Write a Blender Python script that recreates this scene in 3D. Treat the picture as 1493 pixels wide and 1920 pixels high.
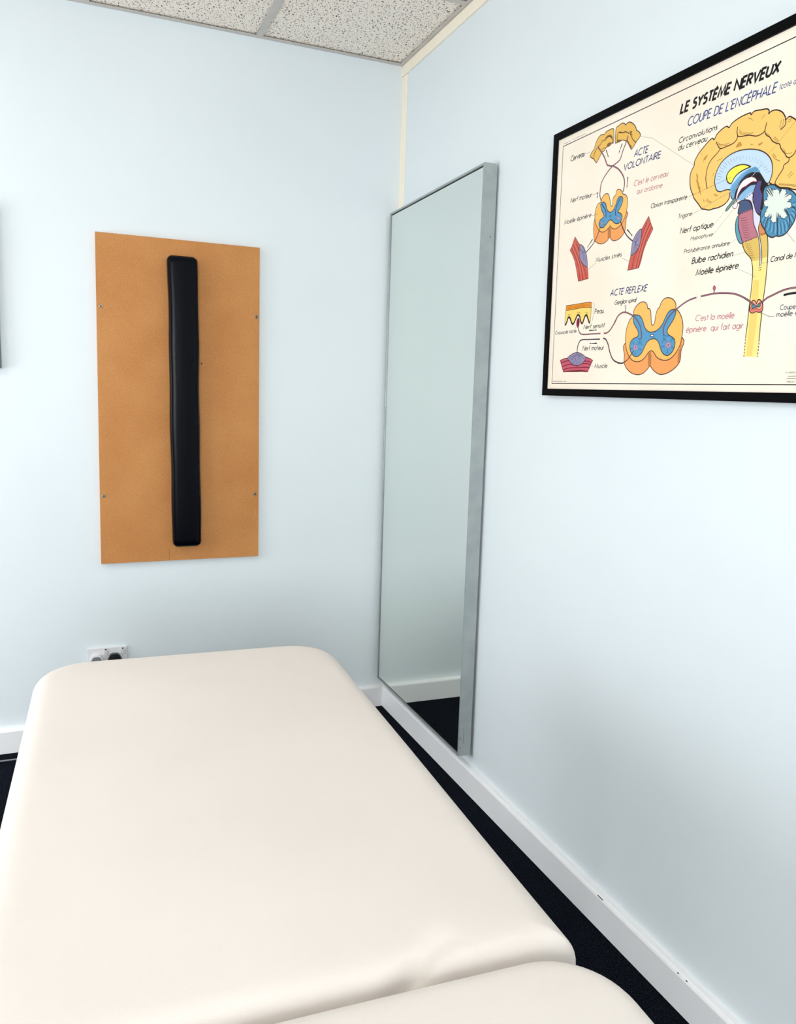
import bpy, bmesh, math, random
from mathutils import Vector, Matrix
from mathutils.geometry import tessellate_polygon

for o in list(bpy.data.objects):
    bpy.data.objects.remove(o)
SC = bpy.context.scene
COL = SC.collection
PI = math.pi

# ------------------------------------------------------------------ camera
FOC = 1498.05                      # focal length in pixels of a 1493 x 1920 frame
PITCH, YAW, ROLL = map(math.radians, (-8.6236, 22.5032, 1.8060))
CAM_LOC = Vector((-1.2815, -3.1777, 1.3902))
fw = Vector((math.sin(YAW)*math.cos(PITCH), math.cos(YAW)*math.cos(PITCH), math.sin(PITCH)))
rt = fw.cross(Vector((0, 0, 1))).normalized()
uu = rt.cross(fw)
r2 = rt*math.cos(ROLL) + uu*math.sin(ROLL)
u2 = -rt*math.sin(ROLL) + uu*math.cos(ROLL)
cd = bpy.data.cameras.new('camera')
cam = bpy.data.objects.new('camera', cd)
COL.objects.link(cam)
cam.matrix_world = Matrix(((r2.x, u2.x, -fw.x, CAM_LOC.x), (r2.y, u2.y, -fw.y, CAM_LOC.y), (r2.z, u2.z, -fw.z, CAM_LOC.z), (0, 0, 0, 1)))
cd.sensor_fit = 'VERTICAL'
cd.sensor_height = 36.0
cd.lens = FOC/1920*36.0
cd.clip_start = 0.02
SC.camera = cam

# ------------------------------------------------------------------ light and exposure
SC.view_settings.view_transform = 'Standard'
SC.view_settings.look = 'None'
SC.view_settings.gamma = 1.0
SC.view_settings.use_curve_mapping = False
SC.view_settings.exposure = 0.08

ADDED_PANEL_W = 13.0        # the unseen ceiling panel, added for light from above
ADDED_WINDOW_L = 66.0      # lamp outside the tall unseen window added to the left wall
ADDED_WINDOW_F = 106.0       # lamp outside the unseen window added behind the camera
CEIL = 2.676
WXL, WYF = -3.40, -4.90             # left and front walls
GX0, GY0 = -0.5876, -0.578          # ceiling grid lines
ADDED_PANELS = [(GX0-2.1, GY0-0.9)]
WIN = dict(y0=-1.35, y1=-0.20, z0=0.12, z1=2.24)
WIF = dict(x0=-2.55, x1=-1.10, z0=0.82, z1=2.24)

world = bpy.data.worlds.new('world')
SC.world = world
world.use_nodes = True
world.node_tree.nodes['Background'].inputs[0].default_value = (0.80, 0.90, 1.0, 1)
world.node_tree.nodes['Background'].inputs[1].default_value = 1.0

def area(name, loc, size, power, color, direction):
    l = bpy.data.lights.new(name, 'AREA')
    l.shape = 'RECTANGLE'; l.size, l.size_y = size
    l.energy = power; l.color = color
    o = bpy.data.objects.new(name, l); COL.objects.link(o)
    o.location = loc
    o.rotation_euler = Vector(direction).to_track_quat('-Z', 'Y').to_euler()
    return o
DAY = (0.93, 0.975, 1.0)
area('added_left_daylight', (WXL-0.14, (WIN['y0']+WIN['y1'])/2, (WIN['z0']+WIN['z1'])/2), (WIN['z1']-WIN['z0'], WIN['y1']-WIN['y0']), ADDED_WINDOW_L, DAY, (1, 0, -0.05))  # added lamp, acts as daylight from the left
area('added_front_daylight', ((WIF['x0']+WIF['x1'])/2, WYF-0.14, (WIF['z0']+WIF['z1'])/2), (WIF['x1']-WIF['x0'], WIF['z1']-WIF['z0']), ADDED_WINDOW_F, DAY, (0, 1, -0.05))  # added lamp, acts as frontal daylight on the back wall

# ------------------------------------------------------------------ helpers
def srgb(r, g, b):
    return tuple((c/255/12.92 if c/255 <= 0.04045 else ((c/255+0.055)/1.055)**2.4) for c in (r, g, b)) + (1,)

def mat(name, col, rough=0.6, metal=0.0, spec=0.5, coat=0.0):
    m = bpy.data.materials.new(name); m.use_nodes = True
    b = m.node_tree.nodes['Principled BSDF']
    b.inputs['Base Color'].default_value = col if len(col) == 4 else tuple(col)+(1,)
    b.inputs['Roughness'].default_value = rough
    b.inputs['Metallic'].default_value = metal
    b.inputs['Specular IOR Level'].default_value = spec
    b.inputs['Coat Weight'].default_value = coat
    return m

def N(m, t, **kw):
    n = m.node_tree.nodes.new(t)
    for k, v in kw.items(): setattr(n, k, v)
    return n
def L(m, a, b): m.node_tree.links.new(a, b)
def BS(m): return m.node_tree.nodes['Principled BSDF']

def noise_mat(name, c1, c2, scale, rough=0.7, bump=0.0, bscale=None, detail=4, spec=0.5, dist=0.002, lo=0.35, hi=0.65):
    """two colours mixed by a noise, with an optional fine bump"""
    m = mat(name, c1, rough, spec=spec)
    tc = N(m, 'ShaderNodeTexCoord')
    n = N(m, 'ShaderNodeTexNoise'); n.inputs['Scale'].default_value = scale; n.inputs['Detail'].default_value = detail
    r = N(m, 'ShaderNodeValToRGB')
    r.color_ramp.elements[0].position = lo; r.color_ramp.elements[1].position = hi
    r.color_ramp.elements[0].color = c1; r.color_ramp.elements[1].color = c2
    L(m, tc.outputs['Object'], n.inputs['Vector']); L(m, n.outputs['Fac'], r.inputs['Fac'])
    L(m, r.outputs['Color'], BS(m).inputs['Base Color'])
    if bump:
        n2 = N(m, 'ShaderNodeTexNoise'); n2.inputs['Scale'].default_value = bscale or scale*4; n2.inputs['Detail'].default_value = 3
        b = N(m, 'ShaderNodeBump'); b.inputs['Strength'].default_value = bump; b.inputs['Distance'].default_value = dist
        L(m, tc.outputs['Object'], n2.inputs['Vector']); L(m, n2.outputs['Fac'], b.inputs['Height'])
        L(m, b.outputs['Normal'], BS(m).inputs['Normal'])
    return m

def obj(name, bm, m, parent=None, smooth=False):
    me = bpy.data.meshes.new(name)
    bm.normal_update(); bm.to_mesh(me); bm.free()
    for x in (m if isinstance(m, (list, tuple)) else [m]): me.materials.append(x)
    if smooth:
        for p in me.polygons: p.use_smooth = True
    o = bpy.data.objects.new(name, me); COL.objects.link(o)
    if parent: o.parent = parent
    return o

def struct(name, bm, m, parent=None, smooth=False):
    o = obj(name, bm, m, parent, smooth)
    if parent is None: o['kind'] = 'structure'
    return o

def tag(o, label, cat, group=None):
    o['label'] = label; o['category'] = cat
    if group: o['group'] = group
    return o

def thing(name, label, cat, loc=(0, 0, 0), rotz=0.0, group=None):
    o = bpy.data.objects.new(name, None); COL.objects.link(o)
    o.empty_display_size = 0.05
    o.location = loc; o.rotation_euler = (0, 0, rotz)
    return tag(o, label, cat, group)

def box(bm, x0, x1, y0, y1, z0, z1, bev=0.0, seg=2, mi=0):
    r = bmesh.ops.create_cube(bm, size=1.0)
    vs = r['verts']
    for v in vs:
        v.co = Vector(((x0+x1)/2+v.co.x*(x1-x0), (y0+y1)/2+v.co.y*(y1-y0), (z0+z1)/2+v.co.z*(z1-z0)))
    fs = list({f for v in vs for f in v.link_faces})
    for f in fs: f.material_index = mi
    if bev > 0:
        es = list({e for v in vs for e in v.link_edges})
        b = bmesh.ops.bevel(bm, geom=es, offset=bev, segments=seg, profile=0.6, affect='EDGES', clamp_overlap=True)
        for f in b['faces']: f.material_index = mi
    return vs

def prism(bm, poly, axis, a, b, mi=0):
    """a 2D outline extruded along one axis; poly holds the two other coordinates"""
    def P(p, t):
        return {'x': (t, p[0], p[1]), 'y': (p[0], t, p[1]), 'z': (p[0], p[1], t)}[axis]
    va = [bm.verts.new(P(p, a)) for p in poly]; vb = [bm.verts.new(P(p, b)) for p in poly]
    n = len(poly)
    fs = [bm.faces.new(va), bm.faces.new(vb[::-1])]
    for i in range(n): fs.append(bm.faces.new((va[i], vb[i], vb[(i+1) % n], va[(i+1) % n])))
    for f in fs: f.material_index = mi
    bmesh.ops.recalc_face_normals(bm, faces=fs)

def cyl(bm, c, r, axis, h, seg=24, mi=0, r2_=None):
    q = Vector(axis).to_track_quat('Z', 'Y').to_matrix().to_4x4()
    g = bmesh.ops.create_cone(bm, cap_ends=True, segments=seg, radius1=r, radius2=r if r2_ is None else r2_, depth=h, matrix=Matrix.Translation(c) @ q)
    for v in g['verts']:
        for f in v.link_faces: f.material_index = mi

def tube(bm, pts, r, seg=10):
    pts = [Vector(p) for p in pts]; rings = []
    for i, p in enumerate(pts):
        d = (pts[min(i+1, len(pts)-1)] - pts[max(i-1, 0)]).normalized()
        a = d.cross(Vector((0, 0, 1)))
        if a.length < 1e-4: a = d.cross(Vector((1, 0, 0)))
        a.normalize(); b = d.cross(a)
        rings.append([bm.verts.new(p+a*(r*math.cos(2*PI*k/seg))+b*(r*math.sin(2*PI*k/seg))) for k in range(seg)])
    for i in range(len(rings)-1):
        for k in range(seg):
            bm.faces.new((rings[i][k], rings[i][(k+1) % seg], rings[i+1][(k+1) % seg], rings[i+1][k]))
    bm.faces.new(rings[0][::-1]); bm.faces.new(rings[-1])

# ------------------------------------------------------------------ materials
M_wall = noise_mat('wall_paint', (0.742, 0.797, 0.822, 1), (0.760, 0.814, 0.838, 1), 1.6, 0.55, 0.10, 220, spec=0.3, dist=0.001)
M_white = noise_mat('white_gloss_paint', (0.88, 0.87, 0.875, 1), (0.90, 0.89, 0.895, 1), 6, 0.35, 0.06, 40, dist=0.001)
M_cream = noise_mat('cream_paint', srgb(248, 236, 214), srgb(252, 241, 222), 9, 0.5)
M_grid = noise_mat('grey_grid_metal', srgb(196, 190, 184), srgb(204, 199, 193), 12, 0.5)
M_void = mat('ceiling_void', (0.03, 0.03, 0.03, 1), 0.9)

def tile_material():
    m = mat('fissured_ceiling_tile', srgb(222, 219, 212), 0.9, spec=0.1)
    tc = N(m, 'ShaderNodeTexCoord')
    wn = N(m, 'ShaderNodeTexNoise'); wn.inputs['Scale'].default_value = 90; L(m, tc.outputs['Object'], wn.inputs['Vector'])
    ws = N(m, 'ShaderNodeVectorMath', operation='SCALE'); ws.inputs['Scale'].default_value = 0.010; L(m, wn.outputs['Color'], ws.inputs[0])
    warp = N(m, 'ShaderNodeVectorMath', operation='ADD'); L(m, tc.outputs['Object'], warp.inputs[0]); L(m, ws.outputs[0], warp.inputs[1])
    mask = None
    for scale, size, off in ((58, 0.19, 0.0), (74, 0.19, 3.7), (104, 0.18, 9.1)):
        ad = N(m, 'ShaderNodeVectorMath', operation='ADD'); ad.inputs[1].default_value = (off, off*0.7, 0)
        L(m, warp.outputs[0], ad.inputs[0])
        v = N(m, 'ShaderNodeTexVoronoi', voronoi_dimensions='2D'); v.inputs['Scale'].default_value = scale; v.inputs['Randomness'].default_value = 1.0
        L(m, ad.outputs[0], v.inputs['Vector'])
        sb = N(m, 'ShaderNodeVectorMath', operation='SUBTRACT')
        L(m, ad.outputs[0], sb.inputs[0]); L(m, v.outputs['Position'], sb.inputs[1])
        sp = N(m, 'ShaderNodeSeparateColor'); L(m, v.outputs['Color'], sp.inputs[0])
        an = N(m, 'ShaderNodeMath', operation='MULTIPLY'); an.inputs[1].default_value = 1.9
        L(m, sp.outputs[0], an.inputs[0])
        an2 = N(m, 'ShaderNodeMath', operation='ADD'); an2.inputs[1].default_value = -2.35; L(m, an.outputs[0], an2.inputs[0]); an = an2
        vr = N(m, 'ShaderNodeVectorRotate', rotation_type='Z_AXIS'); L(m, sb.outputs[0], vr.inputs['Vector']); L(m, an.outputs[0], vr.inputs['Angle'])
        ms = N(m, 'ShaderNodeVectorMath', operation='MULTIPLY'); ms.inputs[1].default_value = (scale*0.95, scale*2.3, 0)
        L(m, vr.outputs[0], ms.inputs[0])
        ln = N(m, 'ShaderNodeVectorMath', operation='LENGTH'); L(m, ms.outputs[0], ln.inputs[0])
        th = N(m, 'ShaderNodeMath', operation='MULTIPLY'); th.inputs[1].default_value = size*1.5
        L(m, sp.outputs[1], th.inputs[0])
        lt = N(m, 'ShaderNodeMath', operation='LESS_THAN'); L(m, ln.outputs['Value'], lt.inputs[0]); L(m, th.outputs[0], lt.inputs[1])
        if mask is None: mask = lt.outputs[0]
        else:
            mx = N(m, 'ShaderNodeMath', operation='MAXIMUM'); L(m, mask, mx.inputs[0]); L(m, lt.outputs[0], mx.inputs[1]); mask = mx.outputs[0]
    mix = N(m, 'ShaderNodeMix', data_type='RGBA')
    mix.inputs['A'].default_value = srgb(252, 241, 229); mix.inputs['B'].default_value = srgb(70, 62, 58)
    L(m, mask, mix.inputs['Factor']); L(m, mix.outputs['Result'], BS(m).inputs['Base Color'])
    b = N(m, 'ShaderNodeBump', invert=True); b.inputs['Strength'].default_value = 0.6; b.inputs['Distance'].default_value = 0.002
    L(m, mask, b.inputs['Height']); L(m, b.outputs['Normal'], BS(m).inputs['Normal'])
    return m
M_tile = tile_material()

def carpet_material():
    m = mat('navy_carpet', (0.004, 0.006, 0.011, 1), 1.0, spec=0.05)
    tc = N(m, 'ShaderNodeTexCoord')
    n = N(m, 'ShaderNodeTexNoise'); n.inputs['Scale'].default_value = 330; n.inputs['Detail'].default_value = 2
    r = N(m, 'ShaderNodeValToRGB')
    r.color_ramp.elements[0].position = 0.50; r.color_ramp.elements[0].color = (0.0012, 0.0018, 0.0040, 1)
    r.color_ramp.elements[1].position = 0.74; r.color_ramp.elements[1].color = (0.026, 0.036, 0.058, 1)
    b = N(m, 'ShaderNodeBump'); b.inputs['Strength'].default_value = 0.8; b.inputs['Distance'].default_value = 0.004
    L(m, tc.outputs['Object'], n.inputs['Vector']); L(m, n.outputs['Fac'], r.inputs['Fac']); L(m, r.outputs['Color'], BS(m).inputs['Base Color'])
    L(m, n.outputs['Fac'], b.inputs['Height']); L(m, b.outputs['Normal'], BS(m).inputs['Normal'])
    return m
M_carpet = carpet_material()

# ------------------------------------------------------------------ room shell
TH = 0.12
b = bmesh.new(); box(b, WXL-TH, TH, WYF-TH, TH, -TH, 0); struct('floor', b, M_carpet)
b = bmesh.new(); box(b, WXL-TH, TH, 0, TH, 0, 2.95); struct('wall_back', b, M_wall)
b = bmesh.new(); box(b, 0, TH, WYF, 0, 0, 2.95); struct('wall_right', b, M_wall)
b = bmesh.new()
box(b, WXL-TH, WIF['x0'], WYF-TH, WYF, 0, 2.95); box(b, WIF['x1'], TH, WYF-TH, WYF, 0, 2.95)
box(b, WIF['x0'], WIF['x1'], WYF-TH, WYF, 0, WIF['z0']); box(b, WIF['x0'], WIF['x1'], WYF-TH, WYF, WIF['z1'], 2.95)
struct('wall_front', b, M_wall)
b = bmesh.new()
box(b, WXL-TH, WXL, WYF, WIN['y0'], 0, 2.95); box(b, WXL-TH, WXL, WIN['y1'], 0, 0, 2.95)
box(b, WXL-TH, WXL, WIN['y0'], WIN['y1'], 0, WIN['z0']); box(b, WXL-TH, WXL, WIN['y0'], WIN['y1'], WIN['z1'], 2.95)
struct('wall_left', b, M_wall)

# unseen window added to the left wall to carry the side light
M_pane = bpy.data.materials.new('window_glass'); M_pane.use_nodes = True
nt = M_pane.node_tree; nt.nodes.remove(nt.nodes['Principled BSDF'])
tr = nt.nodes.new('ShaderNodeBsdfTransparent'); gl = nt.nodes.new('ShaderNodeBsdfGlossy'); gl.inputs['Roughness'].default_value = 0.02
fr = nt.nodes.new('ShaderNodeFresnel'); fr.inputs['IOR'].default_value = 1.3; mx = nt.nodes.new('ShaderNodeMixShader')
ge = nt.nodes.new('ShaderNodeNewGeometry'); iv = nt.nodes.new('ShaderNodeMath'); iv.operation = 'SUBTRACT'; iv.inputs[0].default_value = 1.0
mu = nt.nodes.new('ShaderNodeMath'); mu.operation = 'MULTIPLY'           # only the outer face of the pane reflects
nt.links.new(ge.outputs['Backfacing'], iv.inputs[1]); nt.links.new(fr.outputs[0], mu.inputs[0]); nt.links.new(iv.outputs[0], mu.inputs[1])
nt.links.new(mu.outputs[0], mx.inputs[0]); nt.links.new(tr.outputs[0], mx.inputs[1]); nt.links.new(gl.outputs[0], mx.inputs[2])
nt.links.new(mx.outputs[0], nt.nodes['Material Output'].inputs['Surface'])
b = bmesh.new()
y0, y1, z0, z1 = WIN['y0'], WIN['y1'], WIN['z0'], WIN['z1']
for q in ((y0, y0+0.05, z0, z1), (y1-0.05, y1, z0, z1), (y0+0.05, y1-0.05, z0, z0+0.05), (y0+0.05, y1-0.05, z1-0.05, z1), ((y0+y1)/2-0.025, (y0+y1)/2+0.025, z0+0.05, z1-0.05)):
    box(b, WXL-0.09, WXL-0.03, *q, bev=0.004)
win = struct('added_window_1', b, M_white)
b = bmesh.new(); box(b, WXL-0.063, WXL-0.058, y0+0.05, y1-0.05, z0+0.05, z1-0.05); obj('added_window_pane', b, M_pane, win)
b = bmesh.new(); box(b, WXL-0.03, WXL+0.06, y0-0.04, y1+0.04, z0-0.03, z0, bev=0.006); obj('added_window_sill', b, M_white, win)
b = bmesh.new()  # unseen window added behind the camera to carry the frontal light
x0, x1, z0, z1 = WIF['x0'], WIF['x1'], WIF['z0'], WIF['z1']
for q in ((x0, x0+0.05, z0, z1), (x1-0.05, x1, z0, z1), (x0+0.05, x1-0.05, z0, z0+0.05), (x0+0.05, x1-0.05, z1-0.05, z1), ((x0+x1)/2-0.025, (x0+x1)/2+0.025, z0+0.05, z1-0.05)):
    box(b, q[0], q[1], WYF-0.09, WYF-0.03, q[2], q[3], bev=0.004)
win = struct('added_window_2', b, M_white)
b = bmesh.new(); box(b, x0+0.05, x1-0.05, WYF-0.063, WYF-0.058, z0+0.05, z1-0.05); obj('added_window_pane', b, M_pane, win)
b = bmesh.new(); box(b, x0-0.04, x1+0.04, WYF-0.03, WYF+0.06, z0-0.03, z0, bev=0.006); obj('added_window_sill', b, M_white, win)

# unseen dark door, added so the black cushion has something dark to reflect
M_door = noise_mat('added_dark_door', (0.030, 0.018, 0.011, 1), (0.045, 0.028, 0.017, 1), 5, 0.45)
M_steel = mat('brushed_steel', (0.5, 0.5, 0.5, 1), 0.35, metal=1.0)
b = bmesh.new(); box(b, -0.98, -0.14, WYF, WYF+0.035, 0.004, 2.03, bev=0.003)
for q in ((0.16, 0.95), (1.10, 1.88)): box(b, -0.86, -0.26, WYF+0.035, WYF+0.041, q[0], q[1], bev=0.003)
door = struct('added_door_1', b, M_door)
b = bmesh.new()
for q in ((-1.05, -0.98, 0, 2.10), (-0.14, -0.07, 0, 2.10), (-0.98, -0.14, 2.03, 2.10)): box(b, q[0], q[1], WYF, WYF+0.045, q[2], q[3], bev=0.003)
obj('added_door_frame', b, M_white, door)
b = bmesh.new(); cyl(b, (-0.90, WYF+0.039, 1.02), 0.026, (0, 1, 0), 0.008); tube(b, [(-0.90, WYF+0.04, 1.02), (-0.90, WYF+0.085, 1.02), (-0.80, WYF+0.088, 1.02)], 0.009); obj('added_door_handle', b, M_steel, door, True)

# suspended ceiling: dark void above, grid bars, mineral tiles
b = bmesh.new(); box(b, WXL-TH, TH, WYF-TH, TH, 2.95, 3.02)
ceil = struct('ceiling', b, M_void)
gx = [GX0-0.6*k for k in range(5)]; gy = [GY0-0.6*k for k in range(8)]
ZF = 2.6706                          # underside of the grid
for x in gx:
    b = bmesh.new(); box(b, x-0.012, x+0.012, WYF, -0.0222, ZF, ZF+0.0018); box(b, x-0.002, x+0.002, WYF, -0.0222, ZF+0.0018, ZF+0.035); obj('grid_bar', b, M_grid, ceil)
for y in gy:
    b = bmesh.new(); box(b, WXL, -0.0222, y-0.012, y+0.012, ZF+0.0002, ZF+0.0016); box(b, WXL, -0.0222, y-0.002, y+0.002, ZF+0.0018, ZF+0.03); obj('grid_bar', b, M_grid, ceil)
xs = [0.0]+gx+[WXL]; ys = [0.0]+gy+[WYF]
def in_panel(cx, cy): return any(abs(cx-px) < 0.05 and abs(cy-py) < 0.05 for px, py in ADDED_PANELS)
for i in range(len(xs)-1):
    for j in range(len(ys)-1):
        cx, cy = (xs[i]+xs[i+1])/2, (ys[j]+ys[j+1])/2
        if in_panel(cx, cy): continue
        e = 0.004
        b = bmesh.new(); box(b, xs[i+1]+e, xs[i]-e, ys[j+1]+e, ys[j]-e, ZF+0.0065, ZF+0.022)
        obj('ceiling_tile', b, M_tile, ceil)
# wall angles of the ceiling grid, timber strips below and in the corner
def angle(name, x0, x1, y0, y1, vx0, vx1, vy0, vy1):
    b = bmesh.new(); box(b, x0, x1, y0, y1, ZF, ZF+0.0018); box(b, vx0, vx1, vy0, vy1, ZF+0.0018, ZF+0.024)
    return struct(name, b, M_grid)
angle('trim_1', WXL, 0, -0.022, 0, WXL, 0, -0.002, 0)
angle('trim_2', -0.022, 0, WYF, -0.022, -0.002, 0, WYF, -0.022)
b = bmesh.new(); box(b, -0.009, 0, WYF, 0, 2.631, 2.6695, bev=0.0015); struct('trim_3', b, M_cream)
b = bmesh.new(); box(b, -0.005, 0, -0.044, 0, 0.092, 2.630, bev=0.001); struct('trim_4', b, M_cream)

# skirting boards
SH, STK = 0.092, 0.024
def prof(s): return [(0, 0), (s*STK, 0), (s*STK, SH-0.008), (s*(STK-0.0025), SH-0.0025), (s*(STK-0.008), SH), (0, SH)]
b = bmesh.new(); prism(b, prof(-1), 'y', WYF, 0); bbr = struct('baseboard_right', b, M_white)
M_chip = mat('bare_chip', srgb(72, 66, 62), 0.8)
for x, y, l in ((-0.0225, -1.612, 0.022), (-0.0225, -1.905, 0.004), (-0.0215, -1.932, 0.005), (-0.0225, -2.075, 0.004)):
    b = bmesh.new(); box(b, x-0.0009, x+0.0009, y-l/2, y+l/2, 0.0885, 0.0902); obj('paint_chip', b, M_chip, bbr)
b = bmesh.new(); prism(b, prof(-1), 'x', WXL, -STK); struct('baseboard_back', b, M_white)
b = bmesh.new(); prism(b, [(WXL+p[0], p[1]) for p in prof(1)], 'y', WYF, -STK); struct('baseboard_left', b, M_white)
b = bmesh.new(); prism(b, [(WYF+p[0], p[1]) for p in prof(1)], 'x', WXL+STK, -1.05); struct('baseboard_front', b, M_white)

# unseen LED panel added to the ceiling grid to help light the room
M_led = bpy.data.materials.new('added_led_diffuser'); M_led.use_nodes = True
BS(M_led).inputs['Emission Color'].default_value = (1.0, 0.975, 0.94, 1); BS(M_led).inputs['Emission Strength'].default_value = 4.5
for k, (px, py) in enumerate(ADDED_PANELS):
    t = thing('added_ceiling_light', 'unseen square light panel added to the tiled ceiling near the left wall', 'ceiling light', (px, py, ZF))
    b = bmesh.new(); h = 0.294
    for q in ((-h, h, -h, -h+0.02), (-h, h, h-0.02, h), (-h, -h+0.02, -h+0.02, h-0.02), (h-0.02, h, -h+0.02, h-0.02)): box(b, *q, 0.0022, 0.012)
    obj('added_light_frame', b, M_white, t)
    b = bmesh.new(); box(b, -h+0.02, h-0.02, -h+0.02, h-0.02, 0.006, 0.010); obj('diffuser', b, M_led, t)
    area('added_panel_lamp', (px, py, ZF+0.0035), (0.54, 0.54), ADDED_PANEL_W, (1.0, 0.985, 0.96), (0, 0, -1))

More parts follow.
